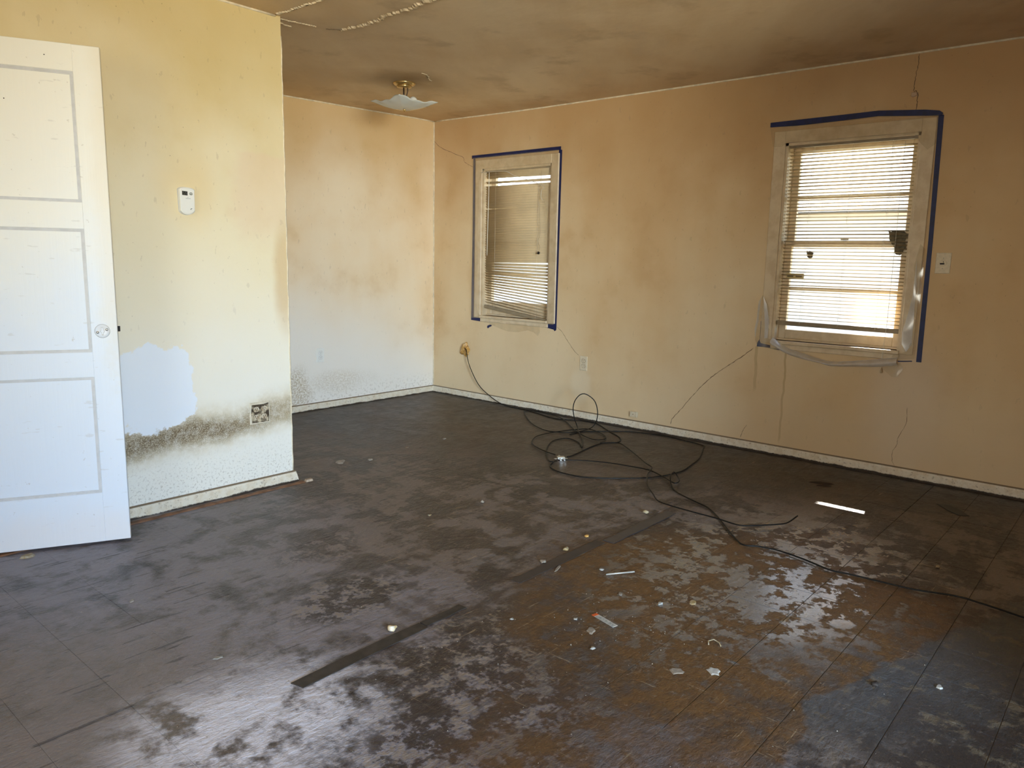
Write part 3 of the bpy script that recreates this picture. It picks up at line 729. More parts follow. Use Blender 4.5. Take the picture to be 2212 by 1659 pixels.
# film left on the casing: along the head and the sides
film_sheet(F2, c, [(-3.125, 2.105), (-4.085, 2.085), (-4.088, 1.93), (-4.045, 1.90), (-4.010, 1.935), (-3.97, 1.99), (-3.70, 1.985), (-3.45, 1.998), (-3.25, 2.005), (-3.21, 1.98), (-3.150, 1.985)], wav=.003, seed=8)
film_sheet(F2, c, [(-4.060, 1.38), (-4.090, 1.35), (-4.094, .72), (-3.96, .70), (-3.975, .735), (-4.040, .755), (-4.018, .80), (-4.016, .87), (-4.040, .985), (-4.058, 1.09), (-4.040, 1.25)], mat='film', h=.024, wav=.007, seed=9)
film_sheet(F2, c, [(-4.050, 1.30), (-4.066, 1.15), (-4.070, .80), (-4.045, .756), (-4.016, .80), (-4.014, .87), (-4.036, .985), (-4.052, 1.09)], mat='film_fold', h=.032, wav=.007, seed=19, name='film_fold')
film_sheet(F2, c, [(-3.158, 1.050), (-3.135, 1.010), (-3.130, .90), (-3.122, .75), (-3.137, .712), (-3.29, .694), (-3.33, .715), (-3.25, .762), (-3.215, .765), (-3.212, .89), (-3.205, .97)], mat='film', h=.022, wav=.006, seed=10)
film_sheet(F2, c, [(-3.165, 1.040), (-3.188, .99), (-3.208, .90), (-3.212, .77), (-3.19, .765), (-3.18, .90)], mat='film_fold', h=.030, wav=.005, seed=11, name='film_fold')
film_sheet(F2, c, [(-3.150, 1.045), (-3.128, 1.005), (-3.122, .90), (-3.112, .82), (-3.118, .76), (-3.135, .88), (-3.142, 1.0)], mat='film_fold', h=.012, wav=.004, seed=12, name='film_fold')
# twisted sagging hem
hem_top = [(-3.245, .775), (-3.341, .716), (-3.462, .686), (-3.566, .662), (-3.637, .655), (-3.773, .674), (-3.903, .698), (-4.004, .717)]
hem_bot = [(-3.250, .730), (-3.344, .680), (-3.465, .652), (-3.568, .641), (-3.639, .629), (-3.776, .641), (-3.907, .655), (-4.010, .675)]
T_ = smoothpts([(-.030, a_, b_) for a_, b_ in hem_top], 6); B_ = smoothpts([(-.050 + .02 * abs(math.sin(i)), a_, b_) for i, (a_, b_) in enumerate(hem_bot)], 6)
def hemf(u, v):
    i = min(int(round(u * (len(T_) - 1))), len(T_) - 1); p = T_[i].lerp(B_[i], v); return (p.x - .034 * math.sin(PI * v) - c[0], p.y - c[1], p.z - c[2])
MB().grid(len(T_) - 1, 6, hemf).build('film_hem', M['film_fold'], F2, fix=False)
MB().tube([(p.x + .002, p.y - c[1], p.z - c[2]) for p in T_], .0028, 5).build('hem_edge', M['film_fold'], F2)
film_sheet(F2, c, [(-3.89, .665), (-4.02, .690), (-4.035, .650), (-4.01, .602), (-3.98, .60), (-3.94, .63)], mat='film', h=.016, wav=.006, seed=13, name='film_flap')

# ------------------------------------------------------------------ door
ang = math.radians(25.5); Wd = .61; hinge = (-3.567 - Wd * math.cos(ang), -1.872 + Wd * math.sin(ang), .012)
D1 = thing('door_1', 'white three panel door standing open against the left wall', 'door', hinge, -ang, kind='structure')
Hd = 2.023; s_ = .098
zs = [(.216, .715), (.819, 1.319), (1.423, 1.922)]
fr = MB().bbox(0, s_, 0, .035, 0, Hd, .002).bbox(Wd - s_, Wd, 0, .035, 0, Hd, .002)
for z0, z1 in ((0, zs[0][0]), (zs[0][1], zs[1][0]), (zs[1][1], zs[2][0]), (zs[2][1], Hd)): fr.bbox(s_ - .001, Wd - s_ + .001, .0003, .0347, z0, z1, .001)
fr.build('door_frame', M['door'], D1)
for z0, z1 in zs:
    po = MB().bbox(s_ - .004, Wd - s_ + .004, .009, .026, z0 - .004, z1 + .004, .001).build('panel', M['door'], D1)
    x0, x1 = s_, Wd - s_; t = .012
    mo = MB()
    for a0, a1, b0, b1 in ((x0, x1, z0, z0 + t), (x0, x1, z1 - t, z1), (x0, x0 + t, z0 + t, z1 - t), (x1 - t, x1, z0 + t, z1 - t)):
        mo.box(a0, a1, .0055, .012, b0, b1)
    t2 = .006
    for a0, a1, b0, b1 in ((x0, x1, z0, z0 + t2), (x0, x1, z1 - t2, z1), (x0, x0 + t2, z0 + t2, z1 - t2), (x1 - t2, x1, z0 + t2, z1 - t2)):
        mo.box(a0, a1, .003, .0056, b0, b1)
    mo.build('panel_moulding', M['groove'], po)
rx, rz = Wd - .056, .906
dl = lambda a_, b_, h: (rx + a_, -h, rz + b_)
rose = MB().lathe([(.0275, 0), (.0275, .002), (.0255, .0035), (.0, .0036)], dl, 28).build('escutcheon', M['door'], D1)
MB().lathe([(.0290, 0), (.0290, .0008), (.0268, .0009)], dl, 28).build('dirt_ring', M['groove'], rose)
cross = [(-.004, .017), (.003, .018), (.005, .012), (.004, .007), (.009, .003), (.009, -.004), (.005, -.008), (.005, -.014), (.002, -.019), (-.003, -.016), (-.003, -.009), (-.008, -.002), (-.007, .003), (-.004, .007)]
MB().prism(cross, dl, .0034, .0040).build('keyway', M['groove'], rose)
MB().prism([(a_ * .66, b_ * .72) for a_, b_ in cross], dl, .0040, .0046).build('keyway_plug', M['door'], rose)
for a_, b_ in ((-.017, -.005), (.017, .006)):
    MB().lathe([(.0055, .0030), (.0050, .0048), (.0001, .0050)], lambda p, q, h, a_=a_, b_=b_: dl(p + a_, q + b_, h), 12).build('screw', M['steel'], rose)
MB().bbox(Wd - .001, Wd + .009, .012, .024, .902, .924, .001).build('latch_bolt', M['dark'], D1)
for x_, z_ in ((.17, 1.985), (.19, 1.986), (.42, 1.973), (.275, 1.80)): MB().lathe([(.0022, 0), (.0022, .0004), (.0001, .0005)], lambda p, q, h: (x_ + p, (.009 if z_ < 1.9 else 0) - h, z_ + q), 8).build('nail_hole', M['dark'], D1)

# ------------------------------------------------------------------ thermostat
def on_left(c): return lambda a_, b_, h: (a_, -h, b_)
T = thing('thermostat', 'white wall thermostat with small dark display on the left wall', 'thermostat', (-3.1125, YL - .0005, 1.486))
ol = on_left(0)
out = []
for k in range(9):
    t = -1 + 2 * k / 8; out.append((.0375 * t, .0645 - .006 * t * t - (.004 if abs(t) == 1 else 0)))
out += [(.0375, .05), (.0365, 0), (.0355, -.047)]
for k in range(9):
    t = 1 - 2 * k / 8; out.append((.0335 * t, -.0645 + .013 * t * t + (.002 if abs(t) == 1 else 0)))
out += [(-.0355, -.047), (-.0365, 0), (-.0375, .05)]
MB().prism(out, ol, 0, .004).build('wall_plate', M['groove'], T)
b_o = MB().prism([(a_ * .97, b_ * .975) for a_, b_ in out], ol, .004, .021).prism([(a_ * .97, b_ * .975) for a_, b_ in out], ol, .021, .025, .09).build('body', M['plate_w'], T)
MB().prism([(-.026, .045), (.000, .044), (.000, .025), (-.026, .026)], ol, .0245, .0254).build('display', simple('lcd', (.035, .036, .032), .25), b_o)
M['seg'] = simple('lcd_digit', (.10, .10, .09), .4)
for x0 in (-.022, -.010):
    for a0, a1, b0, b1 in ((0, .007, .0405, .042), (0, .007, .034, .0355), (0, .007, .0275, .029), (0, .0014, .0355, .0405), (.0056, .007, .029, .034)):
        MB().prism([(x0 + a0, b0), (x0 + a1, b0), (x0 + a1, b1), (x0 + a0, b1)], ol, .0253, .0257).build('digit_segment', M['seg'], b_o)
M['badge'] = simple('badge_grey', (.22, .24, .21), .4)
MB().prism([(.0165 + .0085 * math.cos(k * PI / 10), .034 + .0065 * math.sin(k * PI / 10)) for k in range(20)], ol, .0245, .0255).build('badge', M['badge'], b_o)
MB().prism([(.010, .0355), (.023, .0350), (.023, .0332), (.010, .0337)], ol, .0254, .0258).build('badge_bar', M['plate_w'], b_o)
MB().prism([(.001 + .0014 * math.cos(k), .0165 + .0016 * math.sin(k)) for k in range(6)], ol, .0249, .0254).build('logo_mark', M['badge'], b_o)
def text(body, size, mat, parent, loc, rot, name):
    cu = bpy.data.curves.new(name, 'FONT'); cu.body = body; cu.size = size; cu.align_x = 'CENTER'; cu.extrude = .0002
    tmp = bpy.data.objects.new(name, cu); COL.objects.link(tmp); bpy.context.view_layer.update()
    me = bpy.data.meshes.new_from_object(tmp.evaluated_get(bpy.context.evaluated_depsgraph_get())); bpy.data.objects.remove(tmp)
    me.materials.clear(); me.materials.append(mat); o = bpy.data.objects.new(name, me); COL.objects.link(o); o.parent = parent; o.location = loc; o.rotation_euler = rot; return o
text('EMERSON', .0052, M['badge'], b_o, (.002, -.0252, .0095), (PI / 2, 0, 0), 'lettering')
MB().prism([(.011, -.036), (.016, -.032), (.021, -.034), (.015, -.037), (.013, -.041), (.010, -.039)], ol, .0248, .0254).build('emblem', M['badge'], b_o)

# ------------------------------------------------------------------ electrical plates
def duplex_face(T, fn, cx, cz, mat, slotmat, ring=None):
    out = [(cx + .0168 * math.cos(2 * PI * k / 20), cz + max(-.0135, min(.0135, .0168 * math.sin(2 * PI * k / 20)))) for k in range(20)]
    if ring: MB().prism([(cx + (a_ - cx) * 1.13, cz + (b_ - cz) * 1.13) for a_, b_ in out], fn, .004, .0054).build('receptacle_ring', ring, T)
    f = MB().prism(out, fn, .004, .0068, .04).build('receptacle', mat, T)
    for a_, w in ((-.006, .0011), (.006, .0011)): MB().prism([(cx + a_ - w, cz + .0075), (cx + a_ + w, cz + .0075), (cx + a_ + w, cz - .0005), (cx + a_ - w, cz - .0005)], fn, .0066, .0072).build('slot', slotmat, f)
    MB().prism([(cx + .0024 * math.cos(k * PI / 4), cz - .007 + .0024 * math.sin(k * PI / 4)) for k in range(8)], fn, .0066, .0072).build('slot', slotmat, f)
def plate(T, fn, hw, hh, mat, h=.005):
    MB().prism([(-hw, -hh), (hw, -hh), (hw, hh), (-hw, hh)], fn, 0, h * .45).prism([(-hw, -hh), (hw, -hh), (hw, hh), (-hw, hh)], fn, h * .45, h, .06).build('wall_plate', mat, T)
def screwdot(T, fn, a_, b_): MB().lathe([(.0028, .0045), (.0024, .0058), (.0001, .006)], lambda p, q, h: fn(p + a_, q + b_, h), 8).build('screw', M['steel'], T)
T = thing('wall_outlet', 'white duplex outlet on the alcove wall above the baseboard', 'outlet', (-1.260, -.0005, .447), group='electrical outlets')
plate(T, ol, .035, .0575, M['plate_w']); duplex_face(T, ol, 0, .020, M['plate_w'], M['dark'], M['groove']); duplex_face(T, ol, 0, -.020, M['plate_w'], M['dark'], M['groove']); screwdot(T, ol, 0, 0)
orr = lambda a_, b_, h: (-h, -a_, b_)
M['painted'] = simple('painted_over_plate', (.70, .60, .43), .5, var=.1, vscale=60)
T = thing('wall_outlet', 'painted over duplex outlet on the window wall between the windows', 'outlet', (-.0005, -1.728, .445), group='electrical outlets')
plate(T, orr, .035, .0575, M['painted']); duplex_face(T, orr, 0, .020, M['painted'], M['dark'], M['crack']); duplex_face(T, orr, 0, -.020, M['painted'], M['dark'], M['crack']); screwdot(T, orr, 0, 0)
# four-socket outlet, caked with dirt
T = thing('wall_outlet', 'dirt caked four socket outlet in the mould band of left wall', 'outlet', (-2.763, YL - .0005, .4155), group='electrical outlets')
def caked():
    g = G('dirt_caked_plate'); n = g.noise(34, 5, .7); n2 = g.noise(14, 4, .6, off=3)
    g.set(color=g.mix(g.sm(n2 * .7 + n * .4, .42, .56), (.62, .52, .36), (.05, .032, .016))); g.bump(n, .6, .003); return g.set(rough=.8)
M['caked'] = caked(); M['sock'] = simple('grimy_socket', (.62, .55, .42), .6, var=.5, vscale=50, col2=(.34, .25, .15))
plate(T, ol, .0585, .0585, simple('yellowed_plate', (.70, .62, .48), .55, var=.2, vscale=40))
MB().prism([(-.050, -.050), (.050, -.051), (.052, -.02), (.050, .051), (.02, .045), (-.048, .047), (-.052, .01)], ol, .0045, .0056).build('caked_dirt', M['caked'], T)
for a_ in (-.0225, .0225):
    for b_ in (.0205, -.0205): duplex_face(T, ol, a_, b_, M['sock'], M['dark'], M['dark'])
# round socket plate by the near window
T = thing('socket_plate', 'single round socket on beige plate right of the near window', 'socket', (-.0005, -4.182, 1.273))
plate(T, orr, .0385, .0585, M['painted'], .004)
MB().lathe([(.0185, .003), (.0180, .0052), (.0155, .0055), (.0150, .0030), (.0001, .003)], orr, 24).build('socket', M['painted'], T)
MB().prism([(-.0165, .000), (.006, .001), (.008, -.007), (-.014, -.008)], orr, .0032, .0062).build('socket_opening', M['dark'], T)
MB().lathe([(.0024, .0035), (.0024, .0064), (.0001, .0065)], lambda p, q, h: orr(p + .001, q + .007, h), 8).build('socket_opening', M['dark'], T)
screwdot(T, orr, 0, .028); screwdot(T, orr, 0, -.030)
# phone jack
T = thing('phone_jack', 'small beige surface phone jack just above window wall baseboard', 'jack', (-.0005, -2.212, .109))
MB().bbox(-.020, 0, -.034, .030, -.022, .020, .003).build('housing', M['painted'], T)
MB().box(-.0204, -.0198, -.002, .003, -.004, .003).build('screw', M['crack'], T)

# ------------------------------------------------------------------ ceiling light
LC = (-1.20, -.97, ceil_z(-1.2, -.97))
T = thing('ceiling_light', 'semi flush ceiling light with wavy square glass shade and brass canopy', 'light fixture', LC)
up = lambda a_, b_, h: (a_, b_, h)
MB().lathe([(.078, 0), (.078, -.006), (.070, -.014), (.058, -.018), (.0001, -.018)], up, 28).build('canopy', M['brass'], T)
MB().lathe([(.052, -.018), (.050, -.030), (.046, -.032), (.0001, -.032)], up, 24).build('socket_ring', M['brass'], T)
for a_, b_, l in ((-.010, -.004, -.150), (.002, .006, -.150), (.020, -.010, -.105)):
    MB().tube([(a_, b_, -.02), (a_ * 1.1, b_, l * .5), (a_ * .5 if l < -.1 else a_ * 1.2, b_ * .5, l)], .0035, 6).build('stem_wire', M['bronze'], T)
def shade_pt(u, v):
    a_, b_ = u * 2 - 1, v * 2 - 1; e = max(abs(a_), abs(b_)); h = .160
    cr = (abs(a_) * abs(b_)) ** 1.5
    s = (a_ if abs(b_) >= abs(a_) else b_)
    z = -.176 + .036 * e * e + .022 * cr + .005 * e ** 6 * math.cos(s * PI * 3.0)
    q = math.radians(45 + 40.6); x, y = a_ * h * (1 + .04 * cr), b_ * h * (1 + .04 * cr)
    return (x * math.cos(q) - y * math.sin(q), x * math.sin(q) + y * math.cos(q), z)
gm = G('frosted_glass'); gm.set(color=(.70, .72, .68), rough=.12, spec=.6, sub=.0)
gm.put(gm.bs.inputs['Transmission Weight'], .25)
MB().grid(32, 32, shade_pt).build('glass_shade', gm.m, T, fix=False, thick=.004)
MB().lathe([(.0001, -.194), (.007, -.190), (.008, -.182), (.012, -.178), (.0001, -.174)], up, 12).build('finial', M['brass'], T)
bl = thing('light_bulb', 'round frosted bulb above the glass shade of the ceiling light', 'bulb', (LC[0] + .055, LC[1] - .03, LC[2] - .115))
MB().lathe([(.030 * math.sin(PI * k / 10), -.030 * math.cos(PI * k / 10)) for k in range(11)], up, 20).build('globe', simple('bulb_glass', (.78, .76, .70), .12), bl)
MB().tube([(-.055, .03, .0), (-.02, .011, 0)], .013, 12).build('bulb_base', M['steel'], bl)

# ------------------------------------------------------------------ spray foam and cables
fo = bmesh.new(); bmesh.ops.create_icosphere(fo, subdivisions=4, radius=1)
for v in fo.verts:
    n = v.co.copy(); k = 1 + .16 * math.sin(5 * n.y + 3 * n.z) + .12 * math.sin(9 * n.z + 2) * math.cos(7 * n.y)
    yy = n.y * .047 * k * (1 - .30 * n.z * (1 if n.y > 0 else -.1)) ; zz = n.z * .060 * k
    v.co = Vector((-abs(n.x) * .034 * k if n.x < 0 else .0, yy, zz))
me = bpy.data.meshes.new('spray_foam'); fo.to_mesh(me); fo.free(); me.materials.append(M['foam'])
o = bpy.data.objects.new('spray_foam', me); COL.objects.link(o); o.location = (-.0003, -.420, .437)
tag(o, 'lump of yellow brown spray foam where cable leaves the wall', 'foam')

RC = .0036
def cable(label, pts, z=None, name='coax_cable', r=RC, mat=None):
    P = smoothpts(pts, 5); base = Vector((P[0].x, P[0].y, 0)); 
    return tag(MB().tube([p - base for p in P], r, 8).build(name, mat or M['black'], loc=base), label, 'cable', 'loose black cables on the floor')
zf = RC + .0008
def fl(pts, dz=0.0): return [(a_, b_, zf + dz) for a_, b_ in pts]
cable('black cable dropping from spray foam lump and running along the baseboard',
      [(-.028, -.440, .452), (-.046, -.478, .430), (-.06, -.525, .315), (-.058, -.640, .150), (-.056, -.78, .062), (-.060, -.90, .018)] +
      fl([(-.066, -1.0), (-.072, -1.115), (-.095, -1.289), (-.171, -1.547), (-.168, -1.647), (-.112, -1.735), (-.082, -1.79), (-.088, -1.930), (-.214, -2.107), (-.352, -2.307), (-.441, -2.376), (-.509, -2.386), (-.606, -2.328), (-.748, -2.334), (-.883, -2.358), (-1.028, -2.381), (-1.068, -2.376)]))
cable('tangled black cable with one coil standing up above the floor',
      fl([(-1.20, -2.395), (-1.238, -2.368), (-1.141, -2.269), (-.989, -2.149), (-.803, -2.051), (-.678, -2.058), (-.660, -2.122), (-.723, -2.231), (-.80, -2.30)], .001) +
      fl([(-.751, -2.276), (-.600, -2.162), (-.46, -2.03)], .008) +
      [(-.352, -1.938, .020), (-.365, -1.919, .082), (-.373, -1.909, .155), (-.366, -1.918, .216), (-.345, -1.948, .263), (-.320, -1.984, .269), (-.286, -2.033, .228), (-.270, -2.055, .163), (-.269, -2.057, .089), (-.287, -2.031, .024)] +
      fl([(-.396, -2.017), (-.512, -1.988), (-.561, -1.911), (-.579, -1.809), (-.478, -1.607), (-.300, -1.398), (-.226, -1.317), (-.130, -1.240), (-.075, -1.26), (-.070, -1.408), (-.160, -1.655), (-.393, -1.934), (-.506, -2.095), (-.561, -2.210), (-.541, -2.272), (-.468, -2.272), (-.393, -2.205), (-.328, -2.083), (-.317, -2.007), (-.390, -1.958), (-.495, -1.920), (-.610, -1.891), (-.762, -1.886), (-.885, -1.940), (-.968, -2.008), (-1.028, -2.101), (-1.074, -2.220), (-1.092, -2.30)], .004))
cable('black cable lying in a wide arc between coil and baseboard',
      fl([(-1.228, -2.392), (-1.310, -2.427), (-1.365, -2.498), (-1.389, -2.593), (-1.375, -2.717), (-1.291, -2.836), (-1.187, -2.941), (-1.095, -3.012), (-.960, -3.060), (-.829, -3.072), (-.665, -3.044), (-.484, -3.005), (-.221, -2.899), (-.154, -2.865), (-.107, -2.684), (-.088, -2.517), (-.126, -2.334), (-.192, -2.215), (-.294, -2.116), (-.408, -2.026), (-.547, -2.014)], .0005))
cable('long black cable running from the splitter to the right edge',
      fl([(-1.160, -2.425), (-1.089, -2.512), (-1.021, -2.657), (-.989, -2.818), (-.988, -2.941), (-1.064, -3.084)], .006) + fl([(-1.139, -3.183), (-1.086, -3.185), (-1.016, -3.140)], .012) + fl([(-.995, -3.100), (-1.098, -3.135)], .03) +
      fl([(-1.168, -3.185), (-1.260, -3.274), (-1.333, -3.415), (-1.378, -3.509), (-1.481, -3.615), (-1.619, -3.733), (-1.715, -3.821), (-1.748, -3.868), (-1.717, -3.932), (-1.706, -4.014), (-1.729, -4.131), (-1.767, -4.247), (-1.756, -4.319), (-1.745, -4.441), (-1.732, -4.561), (-1.687, -4.686), (-1.693, -4.784), (-1.721, -4.915), (-1.78, -5.15), (-1.95, -5.6)], .002))
cable('black cable whose loose end points at the bright floor glare',
      fl([(-.640, -2.340), (-.548, -2.422), (-.615, -2.536), (-.769, -2.720), (-.872, -2.837), (-.928, -2.914), (-.996, -2.946), (-1.105, -2.989), (-1.277, -3.094), (-1.398, -3.198), (-1.483, -3.278), (-1.508, -3.365), (-1.519, -3.507), (-1.524, -3.629), (-1.541, -3.741), (-1.508, -3.794), (-1.388, -3.888), (-1.328, -3.908)], .0105) + [(-1.262, -3.925, .034)])
# splitter
T = thing('cable_splitter', 'small silver cable splitter joining the black cables on the floor', 'splitter', (-1.135, -2.378, 0), math.radians(-40))
MB().bbox(-.024, .024, -.015, .015, .003, .019, .002).build('body', M['steel'], T)
for x_ in (-.034, .034): MB().lathe([(.011, .004), (.011, .007), (.005, .0072), (.005, .004)], lambda p, q, h: (x_ + p, q, h), 12).build('mounting_ear', M['steel'], T)
for x_, s in ((0, 1), (-.012, -1), (.012, -1)):
    p = MB().tube([(x_, s * .014, .011), (x_, s * .034, .011)], .0046, 8).build('port', M['steel'], T)
    MB().tube([(x_, s * .032, .011), (x_, s * .056, .010)], .0054, 6).build('connector', M['steel'], p)

# ------------------------------------------------------------------ strips and debris on the floor
def strip(pts, label, mat, h=.0022, c=None):
    c = (sum(p[0] for p in pts) / len(pts), sum(p[1] for p in pts) / len(pts), .0005)
    return tag(MB().prism([(p[0] - c[0], p[1] - c[1]) for p in pts], up, 0, h, .004).build('floor_strip', mat, loc=c), label, 'floor strip')
rn = random.Random(9)
def ragged(x0, x1, ya, yb, n=14):
    a_ = [(x0 + (x1 - x0) * k / n, ya + rn.uniform(-.003, .003)) for k in range(n + 1)]
    b_ = [(x1 + (x0 - x1) * k / n, yb + rn.uniform(-.003, .003)) for k in range(n + 1)]
    return a_ + b_
strip([(-3.734, -3.354), (-3.55, -3.350), (-3.35, -3.347), (-3.225, -3.350), (-3.225, -3.397), (-3.35, -3.398), (-3.723, -3.401)], 'long black felt strip stuck to the floor near the camera', M['stripdark'])
strip(ragged(-3.222, -3.03, -3.352, -3.388, 6), 'short black strip remnant at far end of the long strip', M['stripdark'])
strip(ragged(-2.74, -2.15, -3.345, -3.395, 10), 'faint dark strip remnant in the middle of the floor', simple('worn_strip', (.042, .032, .028), .5, var=.4, vscale=14))
strip(ragged(-2.13, -1.56, -3.372, -3.428, 10), 'bluish black strip passing under the loose cables', simple('blueblack_strip', (.030, .030, .036), .35, var=.3, vscale=14))

def scrap(name, xy, size, label, cat, mat, h=.003, n=7, seed=0, stretch=1.0, rot=0.0, inset=.25):
    r = random.Random(seed); pts = []
    if h / size > .22:                                   # lumpy crumb
        bm = bmesh.new(); bmesh.ops.create_icosphere(bm, subdivisions=2, radius=1); p1, p2 = r.uniform(0, 6), r.uniform(0, 6)
        for v in bm.verts:
            n_ = v.co.copy(); k_ = 1 + .22 * math.sin(4 * n_.x + p1) + .18 * math.sin(5 * n_.y + 3 * n_.z + p2) + r.uniform(-.10, .10)
            a_, b_ = n_.x * size * .5 * k_ * stretch, n_.y * size * .42 * k_
            v.co = Vector((a_ * math.cos(rot) - b_ * math.sin(rot), a_ * math.sin(rot) + b_ * math.cos(rot), max(0, h * .45 + n_.z * h * .55 * k_)))
        bm.verts.index_update(); m_ = MB().add([v.co[:] for v in bm.verts], [[v.index for v in f.verts] for f in bm.faces], True); bm.free()
        return tag(m_.build(name, mat, loc=(xy[0], xy[1], .0006)), label, cat)
    n = 11
    for k in range(n):
        q = 2 * PI * k / n; d = size / 2 * r.uniform(.65, 1.1); a_, b_ = d * math.cos(q) * stretch, d * math.sin(q)
        pts.append((a_ * math.cos(rot) - b_ * math.sin(rot), a_ * math.sin(rot) + b_ * math.cos(rot)))
    return tag(MB().prism(pts, up, 0, h, inset).build(name, mat, loc=(xy[0], xy[1], .0006)), label, cat)
# straw
d_ = Vector((.101, -.067, 0)).normalized()
tag(MB().tube([(-d_ * .062), (d_ * .062)], .0032, 10).build('drinking_straw', M['paper'], loc=(-2.390, -3.630, .0042)), 'short white straw lying across the cracked brown floor', 'straw')
# printed strip with orange end
T = thing('printed_strip', 'white printed plastic strip with orange end on brown floor', 'plastic strip', (-2.770, -3.812, .001), math.atan2(-.100, -.024))
MB().box(-.058, .052, -.011, .011, 0, .0016).build('strip_body', M['paper'], T)
MB().box(-.058, -.044, -.0112, .0112, .0, .0020).build('orange_end', simple('orange_print', (.60, .10, .02), .5), T)
for k, (a_, w) in enumerate(((-.03, .012), (-.012, .006), (.002, .010), (.022, .008), (.036, .006))): MB().box(a_, a_ + w, -.004 + .002 * (k % 2), .003 + .002 * (k % 2), .0016, .0019).build('print_mark', M['badge'], T)
MB().box(-.04, .05, -.0085, -.0070, .0016, .0019).build('print_mark', M['badge'], T)
# dark leaf-shaped scrap by the right wall
lf = [(-.434, -4.360), (-.418, -4.421), (-.480, -4.497), (-.547, -4.540), (-.578, -4.498), (-.523, -4.431)]
tag(MB().prism([(a_ + .497, b_ + 4.458) for a_, b_ in lf], up, 0, .003, .1).build('rubber_scrap', simple('blue_black_rubber', (.013, .016, .018), .5), loc=(-.497, -4.458, .0008)), 'flat black leaf shaped scrap near the right wall', 'scrap')
items = [
 ('foam_crumb', (-3.321, -3.322), .034, 'yellow and white crumb beside the long black strip', 'crumb', 'brightcrumb', .018, 1, 0),
 ('plastic_shard', (-2.149, -1.453), .060, 'pale grey plastic shard on the floor near the left wall corner', 'shard', 'paper', .004, 2.2, .8),
 ('plastic_shard', (-1.985, -1.539), .032, 'small grey shard just right of the larger plastic shard', 'shard', 'paper', .004, 1.6, .8),
 ('plaster_chip', (-1.273, -1.463), .030, 'pale chip on the alcove floor in front of cable coil', 'chip', 'crumb', .006, 1.3, .4),
 ('plaster_chip', (-1.621, -1.471), .024, 'tan flake on the alcove floor left of centre', 'chip', 'crumb', .004, 1.6, .2),
 ('plaster_chip', (-2.442, -2.565), .022, 'tan star shaped chip in the middle of the floor', 'chip', 'yellowcrumb', .006, 1, 0),
 ('paper_wad', (-2.116, -2.613), .022, 'small crumpled white wad in the middle of the floor', 'wad', 'crumb', .014, 1, 0),
 ('foam_crumb', (-2.336, -3.315), .030, 'dull yellow crumb beside the faint middle strip', 'crumb', 'yellowcrumb', .012, 1, .3),
 ('foam_crumb', (-2.142, -3.292), .024, 'dark yellow crumb before the bluish black strip', 'crumb', 'foam', .010, 1, .3),
 ('paper_wad', (-2.513, -3.330), .030, 'frayed pale wad on the faint middle strip', 'wad', 'crumb', .010, 1.3, .3),
 ('foam_crumb', (-1.660, -3.311), .034, 'pale yellow crumb between the two loose cables', 'crumb', 'yellowcrumb', .014, 1, .2),
 ('wood_splinter', (-.482, -3.779), .045, 'black splinter near baseboard, upper of a pair', 'splinter', 'wood_dark', .005, 3.5, -1.1),
 ('wood_splinter', (-.530, -3.808), .035, 'black splinter near baseboard, lower of a pair', 'splinter', 'wood_dark', .005, 2.6, -1.0),
 ('wood_splinter', (-2.520, -3.413), .016, 'thin pale matchstick splinter left of the straw', 'splinter', 'crumb', .003, 5.5, .35),
 ('plaster_chip', (-2.408, -3.551), .022, 'tiny bluish white chip at the left end of the straw', 'chip', 'chip', .005, 1.4, .8),
 ('plaster_chip', (-2.551, -3.734), .018, 'white flake between the straw and the printed strip', 'chip', 'crumb', .003, 2.0, .8),
 ('plaster_chip', (-2.523, -3.889), .022, 'round white chip right of the printed strip', 'chip', 'chip', .008, 1, 0),
 ('dry_leaf', (-2.425, -3.971), .034, 'tan dry leaf bit on the dark round stain', 'leaf', 'yellowcrumb', .003, 1.7, .4),
 ('paper_scrap', (-2.817, -4.244), .042, 'torn white paper scrap in the brown area', 'paper', 'paper', .002, 1.4, .9),
 ('paper_scrap', (-2.895, -4.159), .045, 'pale tan paper scrap left of the torn white one', 'paper', 'crumb', .002, 1.3, -.6),
 ('plaster_chip', (-2.831, -3.729), .018, 'white fleck left of the orange strip end', 'chip', 'chip', .004, 1, 0),
 ('plaster_chip', (-2.862, -3.815), .030, 'cream sliver below the orange strip end', 'chip', 'crumb', .003, 2.0, .6),
 ('plaster_chip', (-2.960, -3.891), .018, 'small white bead of plaster below the printed strip', 'chip', 'chip', .006, 1, 0),
 ('plaster_chip', (-2.435, -4.790), .020, 'tiny white chip on the slate tile seam at right', 'chip', 'chip', .004, 1.4, 0),
 ('plaster_chip', (-1.401, -4.570), .022, 'tan pebble beside the long cable at right', 'chip', 'yellowcrumb', .006, 1.3, 0),
 ('wood_splinter', (-3.930, -1.756), .040, 'tan scrap on the floor under the open door', 'splinter', 'yellowcrumb', .008, 1.6, .2),
 ('plaster_chip', (-3.816, -2.473), .018, 'white ring shaped fleck on the grey floor at left', 'chip', 'chip', .003, 1.5, .9),
 ('plaster_chip', (-3.803, -3.064), .020, 'greyish white flake on the grey floor near the camera', 'chip', 'chip', .002, 1.8, -.4),
 ('screw_nut', (-2.555, -4.640), .026, 'dark round nub beside the brown tide line', 'nub', 'wood_dark', .010, 1, 0),
 ('plaster_chip', (-2.985, -3.565), .016, 'white dot shaped chip right of the black strip remnant', 'chip', 'chip', .004, 1.2, 0),
]
for k, (nm, xy, sz, lb, ct, mt, h, stc, rt) in enumerate(items): scrap(nm, xy, sz, lb, ct, M[mt], h, 8, 30 + k, stc, rt)
